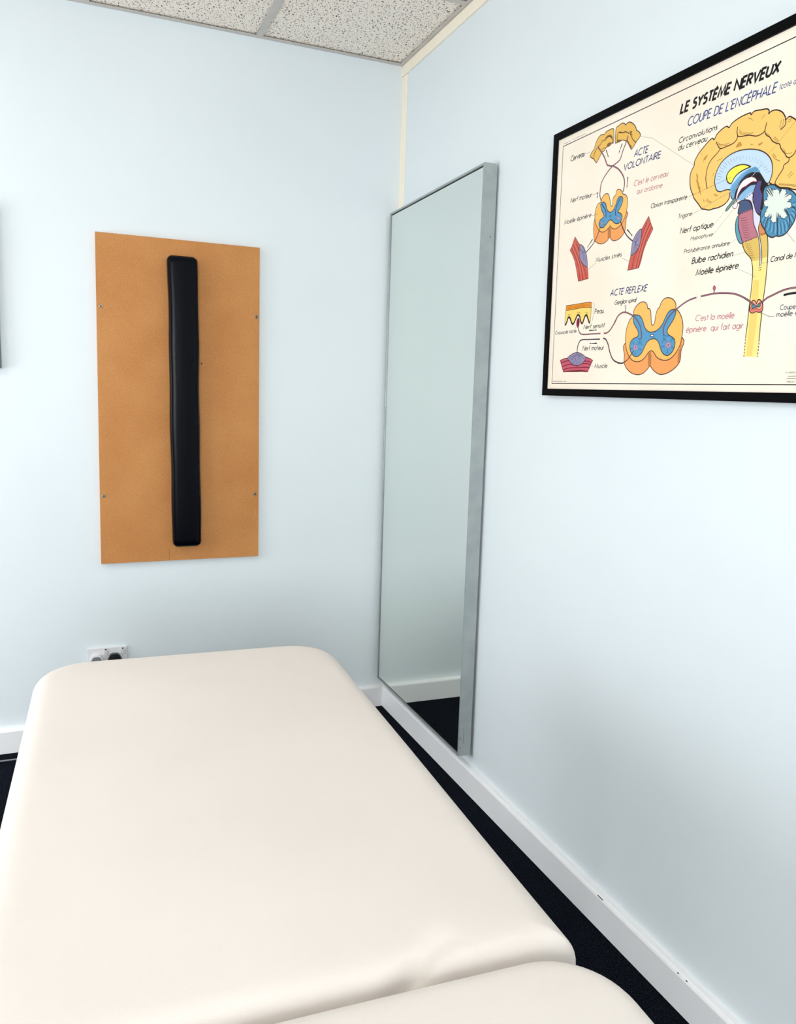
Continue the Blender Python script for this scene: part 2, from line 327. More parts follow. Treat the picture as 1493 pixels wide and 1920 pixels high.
ART='''
F ochre 1|5203,13021 5045,13083 4875,13079 4635,13064 4502,13009 4436,12966 4309,13014 4151,13011 3979,12944 3831,12809 3738,12647 3663,12481 3491,12379 3339,12229 3402,12151 3653,12008 3832,11841 3930,11766 4047,11852 4274,12083 4337,12170 4511,12188 4675,12288 4759,12318 4915,12309 5047,12355 5144,12410 5234,12357 5258,12560 5248,12800
C line 2.2 1|5203,13021 5045,13083 4875,13079 4635,13064 4502,13009 4436,12966 4309,13014 4151,13011 3979,12944 3831,12809 3738,12647 3663,12481 3491,12379 3339,12229 3402,12151 3653,12008 3832,11841 3930,11766 4047,11852 4274,12083 4337,12170 4511,12188 4675,12288 4759,12318 4915,12309 5047,12355 5144,12410 5234,12357 5258,12560 5248,12800
F brown 1|4575,12788 4760,12850 4968,12825 5133,12702 5184,12519 5126,12594 4942,12742 4750,12768 4618,12706
F brown 1|4748,12431 4881,12477 5074,12428 5014,12343 4845,12316 4723,12337
S line 2 1|4588,12654 4496,12708 4323,12682 4158,12561 3985,12503 3751,12315 3676,12147 3671,12014
S line 1.8 1|4537,12647 4634,12722 4768,12768 4942,12742 5087,12644 5151,12508 5144,12410
S line 1.2 1|4675,12288 4463,12322 4307,12300
F ochre 1|5400,12349 5386,12722 5402,13020 5596,13072 5811,13117 5989,13081 6152,12959 6212,13007 6424,13012 6647,12899 6829,12747 6949,12587 6980,12490 7155,12393 7295,12216 7282,12144 7070,11996 6993,11940 6701,11719 6583,11839 6341,12133 6203,12220 5977,12318 5759,12309 5537,12313
C line 2.2 1|5400,12349 5386,12722 5402,13020 5596,13072 5811,13117 5989,13081 6152,12959 6212,13007 6424,13012 6647,12899 6829,12747 6949,12587 6980,12490 7155,12393 7295,12216 7282,12144 7070,11996 6993,11940 6701,11719 6583,11839 6341,12133 6203,12220 5977,12318 5759,12309 5537,12313
F brown 1|5625,12776 5832,12682 6164,12614 6116,12671 5896,12696 5781,12761
F brown 1|5504,12427 5750,12403 5824,12318 5581,12323
F brown 1|6358,12387 6333,12213 6431,12084 6665,11870 6697,11759 6580,11865 6341,12133
F brown 1|6492,12545 6660,12551 6610,12423 6750,12284 6591,12403
S line 2 1|5527,12422 5544,12706 5718,12725 5944,12652 6117,12658 6297,12579 6456,12477
S line 2 1|6523,12446 6669,12254 6766,12126 6992,11953
S line 1.6 1|6466,12590 6612,12397 6696,12400
S line 1.4 1|6383,12355 6355,12207 6477,12046
S plum 3.6 1|6378,12408 6272,12177 6028,11796 5822,11439 5323,11292 5061,11178 4928,11096 4602,10864 4416,10596 4378,10248 4362,10106 4505,9789
S rose 1.296 1|6378,12408 6272,12177 6028,11796 5822,11439 5323,11292 5061,11178 4928,11096 4602,10864 4416,10596 4378,10248 4362,10106 4505,9789
S plum 4 1|3966,12518 4280,12204 4576,11868 4824,11464 4952,11390 5253,11284 5324,11278 5750,11047 6089,10732 6269,10456 6315,10209 6272,9982 6218,9861
S rose 1.44 1|3966,12518 4280,12204 4576,11868 4824,11464 4952,11390 5253,11284 5324,11278 5750,11047 6089,10732 6269,10456 6315,10209 6272,9982 6218,9861
F cordside 1|4065,9064 4070,8036 4252,7850 4583,7695 4896,7674 5195,7758 5373,7885 5587,7723 5848,7657 6179,7708 6453,7865 6580,8069 6607,8537 6622,8881 5264,9284
C line 2 1|4065,9064 4070,8036 4252,7850 4583,7695 4896,7674 5195,7758 5373,7885 5587,7723 5848,7657 6179,7708 6453,7865 6580,8069 6607,8537 6622,8881 5264,9284
F cordshade 0|5186,8300 5349,8401 5464,8280 5474,7828 5373,7885 5234,7803
F cord 1|4502,9764 4550,9909 4757,10047 4947,10060 5093,9989 5165,9863 5253,9668 5317,9452 5393,9372 5473,9422 5471,9625 5508,9769 5676,9861 5689,9984 5782,10065 5907,10064 6081,9978 6223,9790 6308,9758 6479,9674 6609,9500 6636,9224 6597,8886 6498,8656 6277,8395 6040,8275 5793,8225 5620,8264 5457,8357 5362,8450 5225,8345 4972,8258 4753,8242 4474,8366 4273,8582 4115,8819 4044,9094 4060,9406 4216,9663
C line 2 1|4502,9764 4550,9909 4757,10047 4947,10060 5093,9989 5165,9863 5253,9668 5317,9452 5393,9372 5473,9422 5471,9625 5508,9769 5676,9861 5689,9984 5782,10065 5907,10064 6081,9978 6223,9790 6308,9758 6479,9674 6609,9500 6636,9224 6597,8886 6498,8656 6277,8395 6040,8275 5793,8225 5620,8264 5457,8357 5362,8450 5225,8345 4972,8258 4753,8242 4474,8366 4273,8582 4115,8819 4044,9094 4060,9406 4216,9663
F blue 1|4479,9625 4534,9698 4678,9707 4849,9625 4942,9512 4997,9358 5091,9221 5242,9122 5346,9091 5463,9116 5612,9219 5749,9428 5847,9619 5976,9699 6112,9683 6236,9601 6251,9447 6154,9257 5980,9056 5929,8983 6110,8915 6257,8795 6273,8629 6189,8504 6040,8447 5843,8458 5677,8545 5506,8670 5381,8728 5262,8713 5148,8637 4994,8543 4878,8466 4714,8458 4521,8526 4422,8689 4453,8806 4549,8886 4711,8930 4808,8985 4752,9139 4589,9338
C line 2.2 1|4479,9625 4534,9698 4678,9707 4849,9625 4942,9512 4997,9358 5091,9221 5242,9122 5346,9091 5463,9116 5612,9219 5749,9428 5847,9619 5976,9699 6112,9683 6236,9601 6251,9447 6154,9257 5980,9056 5929,8983 6110,8915 6257,8795 6273,8629 6189,8504 6040,8447 5843,8458 5677,8545 5506,8670 5381,8728 5262,8713 5148,8637 4994,8543 4878,8466 4714,8458 4521,8526 4422,8689 4453,8806 4549,8886 4711,8930 4808,8985 4752,9139 4589,9338
C navy 1.2 1|5260,8940 5337,8973 5429,8926 5406,8883 5306,8881
S ink 2.6 1|4561,9633 4787,9422 4951,9199 4992,8904
S ink 2.6 1|6080,9620 5868,9405 5754,9168 5745,8864
C navy 0.9 0|4813,8634 4734,8643 4688,8605 4650,8660 4572,8688 4628,8715 4622,8771 4693,8730 4770,8736 4759,8685
F mauve 0|4813,8634 4734,8643 4688,8605 4650,8660 4572,8688 4628,8715 4622,8771 4693,8730 4770,8736 4759,8685
S navy 0.9 0|4813,8634 4895,8596
S navy 0.7200000000000001 0|4895,8596 4914,8562
S navy 0.7200000000000001 0|4895,8596 4943,8605
S navy 0.9 0|4688,8605 4689,8547
S navy 0.7200000000000001 0|4689,8547 4641,8535
S navy 0.7200000000000001 0|4689,8547 4730,8516
S navy 0.9 0|4572,8688 4485,8691
S navy 0.7200000000000001 0|4485,8691 4440,8718
S navy 0.7200000000000001 0|4485,8691 4466,8665
S navy 0.9 0|4622,8771 4571,8829
S navy 0.7200000000000001 0|4571,8829 4585,8858
S navy 0.7200000000000001 0|4571,8829 4512,8844
S navy 0.9 0|4770,8736 4821,8771
S navy 0.7200000000000001 0|4821,8771 4879,8760
S navy 0.7200000000000001 0|4821,8771 4809,8806
F crimson 1|4667,8691 4691,8706 4718,8682 4695,8667
C navy 0.9 0|6118,8643 6027,8654 5981,8608 5936,8675 5846,8707 5910,8736 5900,8801 5986,8755 6071,8761 6057,8702
F mauve 0|6118,8643 6027,8654 5981,8608 5936,8675 5846,8707 5910,8736 5900,8801 5986,8755 6071,8761 6057,8702
S navy 0.9 0|6118,8643 6211,8600
S navy 0.7200000000000001 0|6211,8600 6234,8559
S navy 0.7200000000000001 0|6211,8600 6268,8607
S navy 0.9 0|5981,8608 5980,8540
S navy 0.7200000000000001 0|5980,8540 5926,8528
S navy 0.7200000000000001 0|5980,8540 6030,8505
S navy 0.9 0|5846,8707 5748,8708
S navy 0.7200000000000001 0|5748,8708 5698,8740
S navy 0.7200000000000001 0|5748,8708 5723,8677
S navy 0.9 0|5900,8801 5842,8870
S navy 0.7200000000000001 0|5842,8870 5863,8902
S navy 0.7200000000000001 0|5842,8870 5778,8886
S navy 0.9 0|6071,8761 6129,8802
S navy 0.7200000000000001 0|6129,8802 6192,8788
S navy 0.7200000000000001 0|6129,8802 6114,8842
F crimson 1|5956,8709 5981,8725 6011,8699 5986,8682
S plum 3 1|4561,8544 4403,8229 4178,7921 3859,7672 3410,7436
S slate 1.08 1|4561,8544 4403,8229 4178,7921 3859,7672 3410,7436
S plum 3.4 1|6183,8512 6381,8177 6660,7832 7011,7553 7347,7368
S slate 1.224 1|6183,8512 6381,8177 6660,7832 7011,7553 7347,7368
F muscle 0|2366,8389 2605,8131 2839,7916 3245,7320 3614,6717 3717,6348 3755,6086 3292,6058 2868,6045 2770,6339 2627,6720 2444,7148 2193,7506 1949,7764 2085,7887 2209,8131
C line 1.6 0|2366,8389 2605,8131 2839,7916 3245,7320 3614,6717 3717,6348 3755,6086 3292,6058 2868,6045 2770,6339 2627,6720 2444,7148 2193,7506 1949,7764 2085,7887 2209,8131
S maroon 1.8 1|2181,8034 2672,7399 3096,6662 3291,6079
S maroon 1.8 1|2087,7866 2542,7256 2888,6607 3045,6066
S maroon 1.8 1|2467,8072 2795,7623 3066,6986 3422,6542 3569,6087
S salmon 1.4 1|2131,7941 2607,7328 2971,6637 3150,6074
S salmon 1.4 1|2321,8094 2748,7509 3160,6734 3444,6081
F purple 1|2874,7911 3206,7742 3407,7456 3534,7202 3614,6717 3365,6788 3062,7026 2875,7291 2816,7620
C line 1.8 1|2874,7911 3206,7742 3407,7456 3534,7202 3614,6717 3365,6788 3062,7026 2875,7291 2816,7620
S violet 1.2 1|3479,7426 3230,7481 3025,7431 2930,7304
S violet 1.2 1|3230,7481 3010,7592 2889,7749
S violet 1.2 1|3163,7451 3253,7240 3201,7048
S violet 1.2 1|3340,7426 3320,7270 3455,6935
S violet 1.2 1|3013,7552 2859,7694
S violet 1.2 1|3373,7441 3216,7642 3064,7763
F muscle 0|8262,8379 8427,8073 8623,7755 8448,7498 8249,7241 8057,6883 7913,6401 7786,6123 7354,6112 6953,6106 7037,6481 7148,6814 7436,7266 7704,7713 7838,7909 8044,8140
C line 1.6 0|8262,8379 8427,8073 8623,7755 8448,7498 8249,7241 8057,6883 7913,6401 7786,6123 7354,6112 6953,6106 7037,6481 7148,6814 7436,7266 7704,7713 7838,7909 8044,8140
S maroon 1.8 1|8427,8073 8065,7559 7818,6966 7637,6437 7589,6128
S maroon 1.8 1|8535,7888 8229,7436 7984,6844 7745,6143
S maroon 1.8 1|8160,8120 7871,7590 7724,7126 7416,6678 7272,6127
S salmon 1.4 1|8497,7976 8147,7497 7901,6905 7668,6123
S salmon 1.4 1|8290,8097 7953,7528 7744,6927 7455,6129
F purple 1|7778,7895 7466,7752 7221,7447 7151,7111 7137,6766 7399,6854 7655,7038 7783,7312 7826,7645
C line 1.8 1|7778,7895 7466,7752 7221,7447 7151,7111 7137,6766 7399,6854 7655,7038 7783,7312 7826,7645
S violet 1.2 1|7305,7394 7541,7398 7714,7615
S violet 1.2 1|7424,7391 7521,7205 7685,7131
S violet 1.2 1|7386,7372 7376,7079 7240,6851
S violet 1.2 1|7461,7410 7481,7603 7699,7763
S violet 1.2 1|7426,7366 7501,7011
A black 2.2|4704,12170 4916,11765
A black 2.2|5949,12156 5716,11755
A black 2.2|6536,10502 6519,9983
A black 2.2|4144,10296 4176,9955
A black 2.2|3956,8017 3512,7660
A black 2.2|6737,8043 7176,7661
A black 2.2|4095,3418 4777,3408
A black 2.2|4821,2735 4157,2755
A black 3|16418,4047 16723,4077 17018,4075 17287,4048
S grey 0.8 1|2892,12432 3377,12417
S grey 0.8 1|3682,10244 4297,10228
S grey 0.8 1|3780,9206 4289,9207
S grey 0.8 1|4320,6784 3731,6564
S grey 0.8 1|6456,6748 7049,6504
S grey 0.8 1|4389,1588 4671,1583
S grey 0.8 1|2897,3752 2808,3551
D grey 0.9 2.2 1.6|7347,12109 8155,11845 11012,9991
F skinlow 1|1860,4607 2300,4610 2944,4631 3573,4629 4167,4592 4172,4545 4151,4123 4120,3807 4060,3799 3962,3971 3819,4194 3755,4223 3655,4182 3567,4022 3478,3860 3397,3829 3282,3945 3175,4193 3061,4278 2936,4258 2822,4097 2709,3934 2567,3833 2425,3953 2298,4157 2182,4227 2076,4172 2005,3980 1907,3838 1816,3856 1822,4289
C line 1.6 1|1860,4607 2300,4610 2944,4631 3573,4629 4167,4592 4172,4545 4151,4123 4120,3807 4060,3799 3962,3971 3819,4194 3755,4223 3655,4182 3567,4022 3478,3860 3397,3829 3282,3945 3175,4193 3061,4278 2936,4258 2822,4097 2709,3934 2567,3833 2425,3953 2298,4157 2182,4227 2076,4172 2005,3980 1907,3838 1816,3856 1822,4289
F skintop 0|1859,4866 2278,4856 2407,4869 2667,4859 3091,4867 3509,4872 3960,4868 4164,4839 4167,4592 3573,4629 2944,4631 2300,4610 1860,4607
C line 1.6 0|1859,4866 2278,4856 2407,4869 2667,4859 3091,4867 3509,4872 3960,4868 4164,4839 4167,4592 3573,4629 2944,4631 2300,4610 1860,4607
S rust 1 1|1934,4774 2417,4759 2933,4753
S rust 1 1|1985,4696 2510,4690 3106,4715 3609,4685
S rust 1 1|2929,4789 3434,4783 4090,4775
S rust 1 1|3356,4730 3769,4731 4118,4690
S olive 1.1 1|2090,4270 2174,4313 2288,4268
S olive 1.1 1|2928,4343 3074,4369 3206,4311
S olive 1.1 1|3667,4277 3767,4305 3875,4250
S olive 1.1 1|2039,4347 2189,4386 2326,4327
S olive 1.1 1|2879,4407 3047,4431 3243,4368
S olive 1.1 1|3640,4350 3781,4375 3909,4318
S darkbrown 5.2 1|1838,3862 1905,3858 2003,4005 2076,4172 2182,4227 2298,4157 2425,3953 2567,3833 2709,3934 2822,4097 2936,4258 3061,4278 3175,4193 3282,3945 3397,3829 3478,3860 3567,4022 3655,4182 3755,4223 3819,4194 3962,3971 4080,3798
S plum 3.6 1|3078,3632 3157,3470 3320,3305 3577,3243 4316,3229 5071,3213
S rose 1.296 1|3078,3632 3157,3470 3320,3305 3577,3243 4316,3229 5071,3213
S plum 4 1|5362,3209 5609,3219 5862,3342 6134,3621 6333,3856 6129,3608 6400,3963 6735,4124 7033,4117 7385,3999 7635,3906
S rose 1.44 1|5362,3209 5609,3219 5862,3342 6134,3621 6333,3856 6129,3608 6400,3963 6735,4124 7033,4117 7385,3999 7635,3906
F crimson 1|3054,4129 2956,4039 2916,3921 2940,3749 3058,3621 3145,3737 3180,3904 3146,4050
C line 1.2 1|3054,4129 2956,4039 2916,3921 2940,3749 3058,3621 3145,3737 3180,3904 3146,4050
S plum 3.6 1|3114,2318 3129,2622 3274,2884 3519,2969 4139,2953 5058,2934
S slate 1.296 1|3114,2318 3129,2622 3274,2884 3519,2969 4139,2953 5058,2934
S plum 3.8 1|5328,2957 5524,2913 5737,2685 5926,2288 6146,1961 6386,1795 6737,1697 6620,1706 6975,1684 7191,1757
S slate 1.3679999999999999 1|5328,2957 5524,2913 5737,2685 5926,2288 6146,1961 6386,1795 6737,1697 6620,1706 6975,1684 7191,1757
D grey 0.7 1.4 1.4|5090,3421 5068,3039 5054,2771
D grey 0.7 1.4 1.4|5353,3417 5365,2770
F rose2 0|1536,1938 1869,2018 2245,2059 3104,1964 3894,2066 4270,1984 4544,1870 4419,1695 4295,1506 4151,1291 3671,1320 2818,1317 1909,1313 1751,1567
C line 2 0|1536,1938 1869,2018 2245,2059 3104,1964 3894,2066 4270,1984 4544,1870 4419,1695 4295,1506 4151,1291 3671,1320 2818,1317 1909,1313 1751,1567
S maroon 2.4 1|1618,1784 2016,1877 2414,1906
S maroon 2.4 1|1735,1593 2257,1685 2695,1702 3223,1594
S maroon 2.4 1|1855,1414 2361,1508 3230,1521 3984,1534 4274,1506
S maroon 2.4 1|3789,1851 4120,1844 4453,1765
S maroon 2.4 1|3635,1709 4049,1725 4383,1648
S maroon 3 1|1932,1313 2814,1354 3668,1357 4151,1296
F purple 1|2246,2047 2519,2201 2816,2291 3113,2330 3458,2259 3763,2129 3918,2029 3789,1851 3511,1687 3177,1632 2828,1675 2509,1829
C line 2 1|2246,2047 2519,2201 2816,2291 3113,2330 3458,2259 3763,2129 3918,2029 3789,1851 3511,1687 3177,1632 2828,1675 2509,1829
S violet 1.2 1|3119,2257 3013,2015 3105,1719
S violet 1.2 1|3119,2257 3270,2009 3214,1692
S violet 1.2 1|3077,2258 2836,2069 2456,1930
S violet 1.2 1|2916,2140 2675,1925 2776,1774
S violet 1.2 1|3162,2256 3517,2075 3778,1972
S violet 1.2 1|3207,2230 3449,1907 3380,1738
S violet 1.2 1|2997,2187 2616,2099 2403,2030
S violet 1.2 1|3252,2204 3595,2146
S violet 1.2 1|3013,2015 2899,1846 2997,1721
S grey 1 1|4308,4803 4408,4713 4410,4572 4371,4342 4361,4108 4315,3877
F cordside 1|7128,2655 7108,2100 7151,1665 7401,1382 7760,1193 8199,1114 8568,1172 8872,1364 9053,1510 9283,1329 9612,1164 9924,1112 10346,1201 10747,1397 11028,1676 11062,2125 11067,2741 9046,3220
C line 2.2 1|7128,2655 7108,2100 7151,1665 7401,1382 7760,1193 8199,1114 8568,1172 8872,1364 9053,1510 9283,1329 9612,1164 9924,1112 10346,1201 10747,1397 11028,1676 11062,2125 11067,2741 9046,3220
F cordshade 0|8848,2049 9015,2192 9098,2042 9127,1538 9054,1495 8925,1512
F cordshade 0|11015,2380 11053,2602 11054,2126 11037,1704 10892,1594 10886,2046
F cord 1|7629,3966 7614,4118 7715,4290 7913,4438 8186,4513 8421,4469 8571,4338 8622,4187 8749,4148 8852,4023 8901,3756 8953,3475 9029,3382 9124,3420 9189,3561 9227,3849 9314,4074 9457,4178 9489,4290 9624,4450 9829,4546 10085,4528 10349,4414 10513,4232 10558,4004 10735,3878 10924,3642 11040,3384 11082,3103 11056,2770 10971,2409 10794,2134 10567,1914 10286,1778 9988,1756 9677,1821 9443,1944 9295,2095 9149,2202 9014,2207 8842,2109 8633,1906 8369,1762 8041,1739 7748,1806 7487,1997 7291,2248 7161,2561 7110,2933 7159,3329 7319,3685 7496,3855
C line 2.2 1|7629,3966 7614,4118 7715,4290 7913,4438 8186,4513 8421,4469 8571,4338 8622,4187 8749,4148 8852,4023 8901,3756 8953,3475 9029,3382 9124,3420 9189,3561 9227,3849 9314,4074 9457,4178 9489,4290 9624,4450 9829,4546 10085,4528 10349,4414 10513,4232 10558,4004 10735,3878 10924,3642 11040,3384 11082,3103 11056,2770 10971,2409 10794,2134 10567,1914 10286,1778 9988,1756 9677,1821 9443,1944 9295,2095 9149,2202 9014,2207 8842,2109 8633,1906 8369,1762 8041,1739 7748,1806 7487,1997 7291,2248 7161,2561 7110,2933 7159,3329 7319,3685 7496,3855
F blue 1|7608,3938 7774,3941 8013,3908 8213,3775 8348,3587 8488,3341 8691,3152 8925,3080 9237,3093 9492,3194 9731,3411 9915,3713 10106,3927 10392,4003 10543,3949 10539,3781 10401,3510 10137,3214 10069,3047 10170,2899 10436,2772 10595,2651 10640,2423 10541,2171 10347,2006 10138,1969 9915,2047 9744,2226 9639,2404 9507,2613 9318,2738 9137,2761 8916,2727 8702,2589 8542,2357 8380,2123 8112,1980 7872,2001 7614,2177 7490,2456 7538,2699 7741,2841 8018,2919 8057,3097 7934,3284 7722,3508 7622,3695
C line 2.2 1|7608,3938 7774,3941 8013,3908 8213,3775 8348,3587 8488,3341 8691,3152 8925,3080 9237,3093 9492,3194 9731,3411 9915,3713 10106,3927 10392,4003 10543,3949 10539,3781 10401,3510 10137,3214 10069,3047 10170,2899 10436,2772 10595,2651 10640,2423 10541,2171 10347,2006 10138,1969 9915,2047 9744,2226 9639,2404 9507,2613 9318,2738 9137,2761 8916,2727 8702,2589 8542,2357 8380,2123 8112,1980 7872,2001 7614,2177 7490,2456 7538,2699 7741,2841 8018,2919 8057,3097 7934,3284 7722,3508 7622,3695
C navy 2 1|8910,2919 9048,2974 9194,2911 9070,2850
F white 1|8951,2917 9051,2950 9149,2913 9068,2873
S plum 3.4 1|7385,3999 7686,3872 7996,3610 8185,3359 8283,3085 8319,2814
S rose 1.224 1|7385,3999 7686,3872 7996,3610 8185,3359 8283,3085 8319,2814
S plum 3.8 1|9847,2915 9798,3177 9904,3400 10129,3698 10402,3904 10580,3988 10987,4191 11373,4322 11777,4389
S rose 1.3679999999999999 1|9847,2915 9798,3177 9904,3400 10129,3698 10402,3904 10580,3988 10987,4191 11373,4322 11777,4389
S navy 1.3 1|8307,2845 8055,2782
S navy 1.3 1|8318,2829 8278,2666 8390,2482
S navy 1.1 1|8218,2804 8164,2641
S navy 1.3 1|9847,2915 10049,2833 10217,2854
S navy 1.3 1|9834,2916 9889,2712 9777,2544
S navy 1.1 1|9878,2741 9979,2679
C navy 1.2 0|8142,2338 8001,2331 7924,2243 7852,2345 7705,2381 7809,2447 7793,2557 7928,2497 8062,2531 8049,2426
F mauve 0|8142,2338 8001,2331 7924,2243 7852,2345 7705,2381 7809,2447 7793,2557 7928,2497 8062,2531 8049,2426
S navy 1.2 0|8142,2338 8293,2285
S navy 0.96 0|8293,2285 8327,2224
S navy 0.96 0|8293,2285 8379,2315
S navy 1.2 0|7924,2243 7922,2128
S navy 0.96 0|7922,2128 7839,2094
S navy 0.96 0|7922,2128 8003,2080
S navy 1.2 0|7705,2381 7553,2359
S navy 0.96 0|7553,2359 7466,2402
S navy 0.96 0|7553,2359 7510,2299
S navy 1.2 0|7793,2557 7701,2661
S navy 0.96 0|7701,2661 7728,2724
S navy 0.96 0|7701,2661 7594,2675
S navy 1.2 0|8062,2531 8157,2615
S navy 0.96 0|8157,2615 8261,2607
S navy 0.96 0|8157,2615 8132,2679
F crimson 1|7879,2411 7923,2446 7975,2408 7931,2373
C navy 1.2 0|10425,2354 10273,2349 10194,2251 10118,2366 9965,2401 10073,2477 10056,2598 10200,2529 10340,2569 10322,2452
F mauve 0|10425,2354 10273,2349 10194,2251 10118,2366 9965,2401 10073,2477 10056,2598 10200,2529 10340,2569 10322,2452
S navy 1.2 0|10425,2354 10582,2297
S navy 0.96 0|10582,2297 10614,2228
S navy 0.96 0|10582,2297 10670,2328
S navy 1.2 0|10194,2251 10195,2122
S navy 0.96 0|10195,2122 10109,2085
S navy 0.96 0|10195,2122 10277,2071
S navy 1.2 0|9965,2401 9803,2378
S navy 0.96 0|9803,2378 9715,2428
S navy 0.96 0|9803,2378 9761,2313
S navy 1.2 0|10056,2598 9958,2714
S navy 0.96 0|9958,2714 9990,2779
S navy 0.96 0|9958,2714 9849,2728
S navy 1.2 0|10340,2569 10435,2661
S navy 0.96 0|10435,2661 10545,2653
S navy 0.96 0|10435,2661 10411,2730
F crimson 1|10150,2436 10192,2475 10244,2433 10201,2394
S plum 2.6 1|7798,2262 7711,2174 7535,1995 7333,1816 7143,1742
S plum 4 1|12042,4409 12765,4452 13370,4418 13962,4326 14454,4139 14870,3911
S rose 1.44 1|12042,4409 12765,4452 13370,4418 13962,4326 14454,4139 14870,3911
D grey 0.7 1.4 1.4|11781,4610 11821,4381 11792,4159
D grey 0.7 1.4 1.4|12032,4604 12037,4361 12016,4158
S plum 2.4 1|6982,4136 6970,4351
C plum 1.2 1|6915,4416 6958,4480 7023,4413 6981,4344
F bulb 1|14145,6292 14241,6054 14376,5879 14605,5676 14716,5490 14809,5068 14812,4434 14778,3919 14764,3224 14779,3084 15430,3043 15447,3759 15491,4534 15502,5205 15475,5825 15396,6336 15263,6557 15061,6790 14979,6938 14592,7005
F tube 0|14692,5511 15028,5517 15480,5591 15502,5205 15491,4534 15447,3759 15430,3043 15426,1766 14715,1785 14734,2455 14764,3224 14778,3919 14812,4434 14809,5069
F tubemid 0|14887,4769 15159,4739 15211,3881 15214,3056 15128,1809 14851,1816 14849,3079 14877,4255
S line 2 1|14145,6292 14241,6054 14376,5879 14605,5676 14716,5490 14809,5068 14812,4434 14778,3919 14764,3224 14726,2526
S line 2 1|15263,6557 15396,6336 15475,5825 15502,5204 15491,4534 15447,3759 15430,3043 15427,2355
D line 2 4 3|14730,2490 14715,1785
D line 2 4 3|15431,2320 15426,1766
F brain 1|11865,8021 11703,8070 11466,8315 11196,8587 11098,8754 10932,9046 10851,9394 10864,9685 10955,9847 11049,9971 11059,10128 11246,10373 11538,10588 11828,10762 12026,10817 12135,10736 12266,10911 12549,11043 12788,11082 12918,10995 13071,11123 13436,11224 13802,11254 14006,11244 14060,11163 14207,11252 14566,11198 14830,11153 14949,11054 14940,10944 15060,11006 15317,10973 15583,10823 15751,10602 15784,10498 15938,10565 16110,10469 16298,10323 16592,10057 16958,9559 17266,8871 17378,8234 17196,7843 16857,7758 16585,7828 16366,7896 16152,7988 15771,8084 15505,8205 15230,8378 14952,8536 14385,8861 13517,8368 13252,8388 13226,8185 13026,8014 12689,7938 12387,7941 12133,7935
C line 2.6 1|11865,8021 11703,8070 11466,8315 11196,8587 11098,8754 10932,9046 10851,9394 10864,9685 10955,9847 11049,9971 11059,10128 11246,10373 11538,10588 11828,10762 12026,10817 12135,10736 12266,10911 12549,11043 12788,11082 12918,10995 13071,11123 13436,11224 13802,11254 14006,11244 14060,11163 14207,11252 14566,11198 14830,11153 14949,11054 14940,10944 15060,11006 15317,10973 15583,10823 15751,10602 15784,10498 15938,10565 16110,10469 16298,10323 16592,10057 16958,9559 17266,8871 17378,8234 17196,7843 16857,7758 16585,7828 16366,7896 16152,7988 15771,8084 15505,8205 15230,8378 14952,8536 14385,8861 13517,8368 13252,8388 13226,8185 13026,8014 12689,7938 12387,7941 12133,7935
S line 2.2 1|12533,10285 12350,10138 12019,9936 11845,9657 11805,9308 11806,9294 11860,9031 11933,8837
S line 2.2 1|12246,10637 12366,10449 12533,10285 12827,10280 13254,10326 13425,10485 13377,10701 13388,10900
S line 2.2 1|13419,10538 13613,10470 14032,10409 14405,10278 14668,10290 14811,10366 14839,10504 14887,10653
S line 2.2 1|14811,10366 14895,10197 15105,10045 15230,9883 15435,9750 15589,9679 15695,9477 15883,9271 15980,9136 16109,9074 16303,9137 16437,9354
S line 2.2 1|15784,10498 15785,10309 15572,10193
S line 2.2 1|16109,9074 16084,8937 15889,8856 15862,8734 15679,8519 15553,8343 15564,8241 15771,8084
S olive 1.2 1|12351,10592 12515,10446 12815,10387 13008,10389
S olive 1.2 1|12386,10496 12572,10379 12919,10326
S olive 1.2 1|13472,10692 13603,10556 13889,10464 14252,10450
S olive 1.2 1|13486,10773 13645,10596 14022,10495
S olive 1.2 1|14888,10264 15076,10117
S olive 1.2 1|15262,9972 15494,9783
S olive 1.2 1|15298,10026 15531,9822
S olive 1.2 1|15572,10558 15551,10373 15498,10292
S olive 1.2 1|15674,10561 15675,10371 15568,10226
S olive 1.2 1|15909,10463 16072,10449
S olive 1.2 1|15879,10378 16038,10396
S olive 1.2 1|15776,9488 15967,9250 16213,9222
S olive 1.2 1|15286,9385 15436,9188 15703,9044
S olive 1.2 1|15326,9408 15495,9222
S olive 1.2 1|13914,11056 14054,11016 14155,10922
S olive 1.2 1|14764,10978 14603,10862
S olive 1.2 1|16102,8425 16291,8541
S olive 1.2 1|16152,8351 16381,8458
S olive 1.2 1|11226,9567 11374,9171 11533,8920
S olive 1.2 1|11292,9444 11359,9066 11588,8655
S olive 1.2 1|11903,8393 12099,8247 12206,8208
S olive 1.2 1|11978,8414 12148,8273 12280,8230
S olive 1.2 1|11551,9976 11835,10229
S olive 1.2 1|11593,10074 11684,10195
S olive 1.2 1|12384,9832 12675,9885
S olive 1.2 1|12192,9280 12280,9402
S olive 1.2 1|15717,8192 16185,8061 16519,7958
S olive 1.2 1|15734,8221 16180,8103 16554,7992
F olive2 1|13370,10126 13540,10286 13695,10145 13607,10100
F olive2 1|14060,10152 14140,10049 14302,10007 14167,10009
F olive2 1|14530,9949 14792,9964 14627,9875
F olive2 1|11589,10110 11835,10229 11699,10048
F olive2 1|11220,9619 11345,9446 11312,9261
F olive2 1|11222,9350 11398,9203 11584,8692 11425,8943
F olive2 1|12322,8542 12583,8454 12487,8420
F olive2 1|11713,8467 11828,8372 11807,8322
F black 1|13447,8141 13642,8514 13843,8812 14149,8947 14557,8922 14791,8803 14949,8570 15169,8342 15243,8260 15013,8194 15029,7661 14948,7411 14473,8072 13695,8040
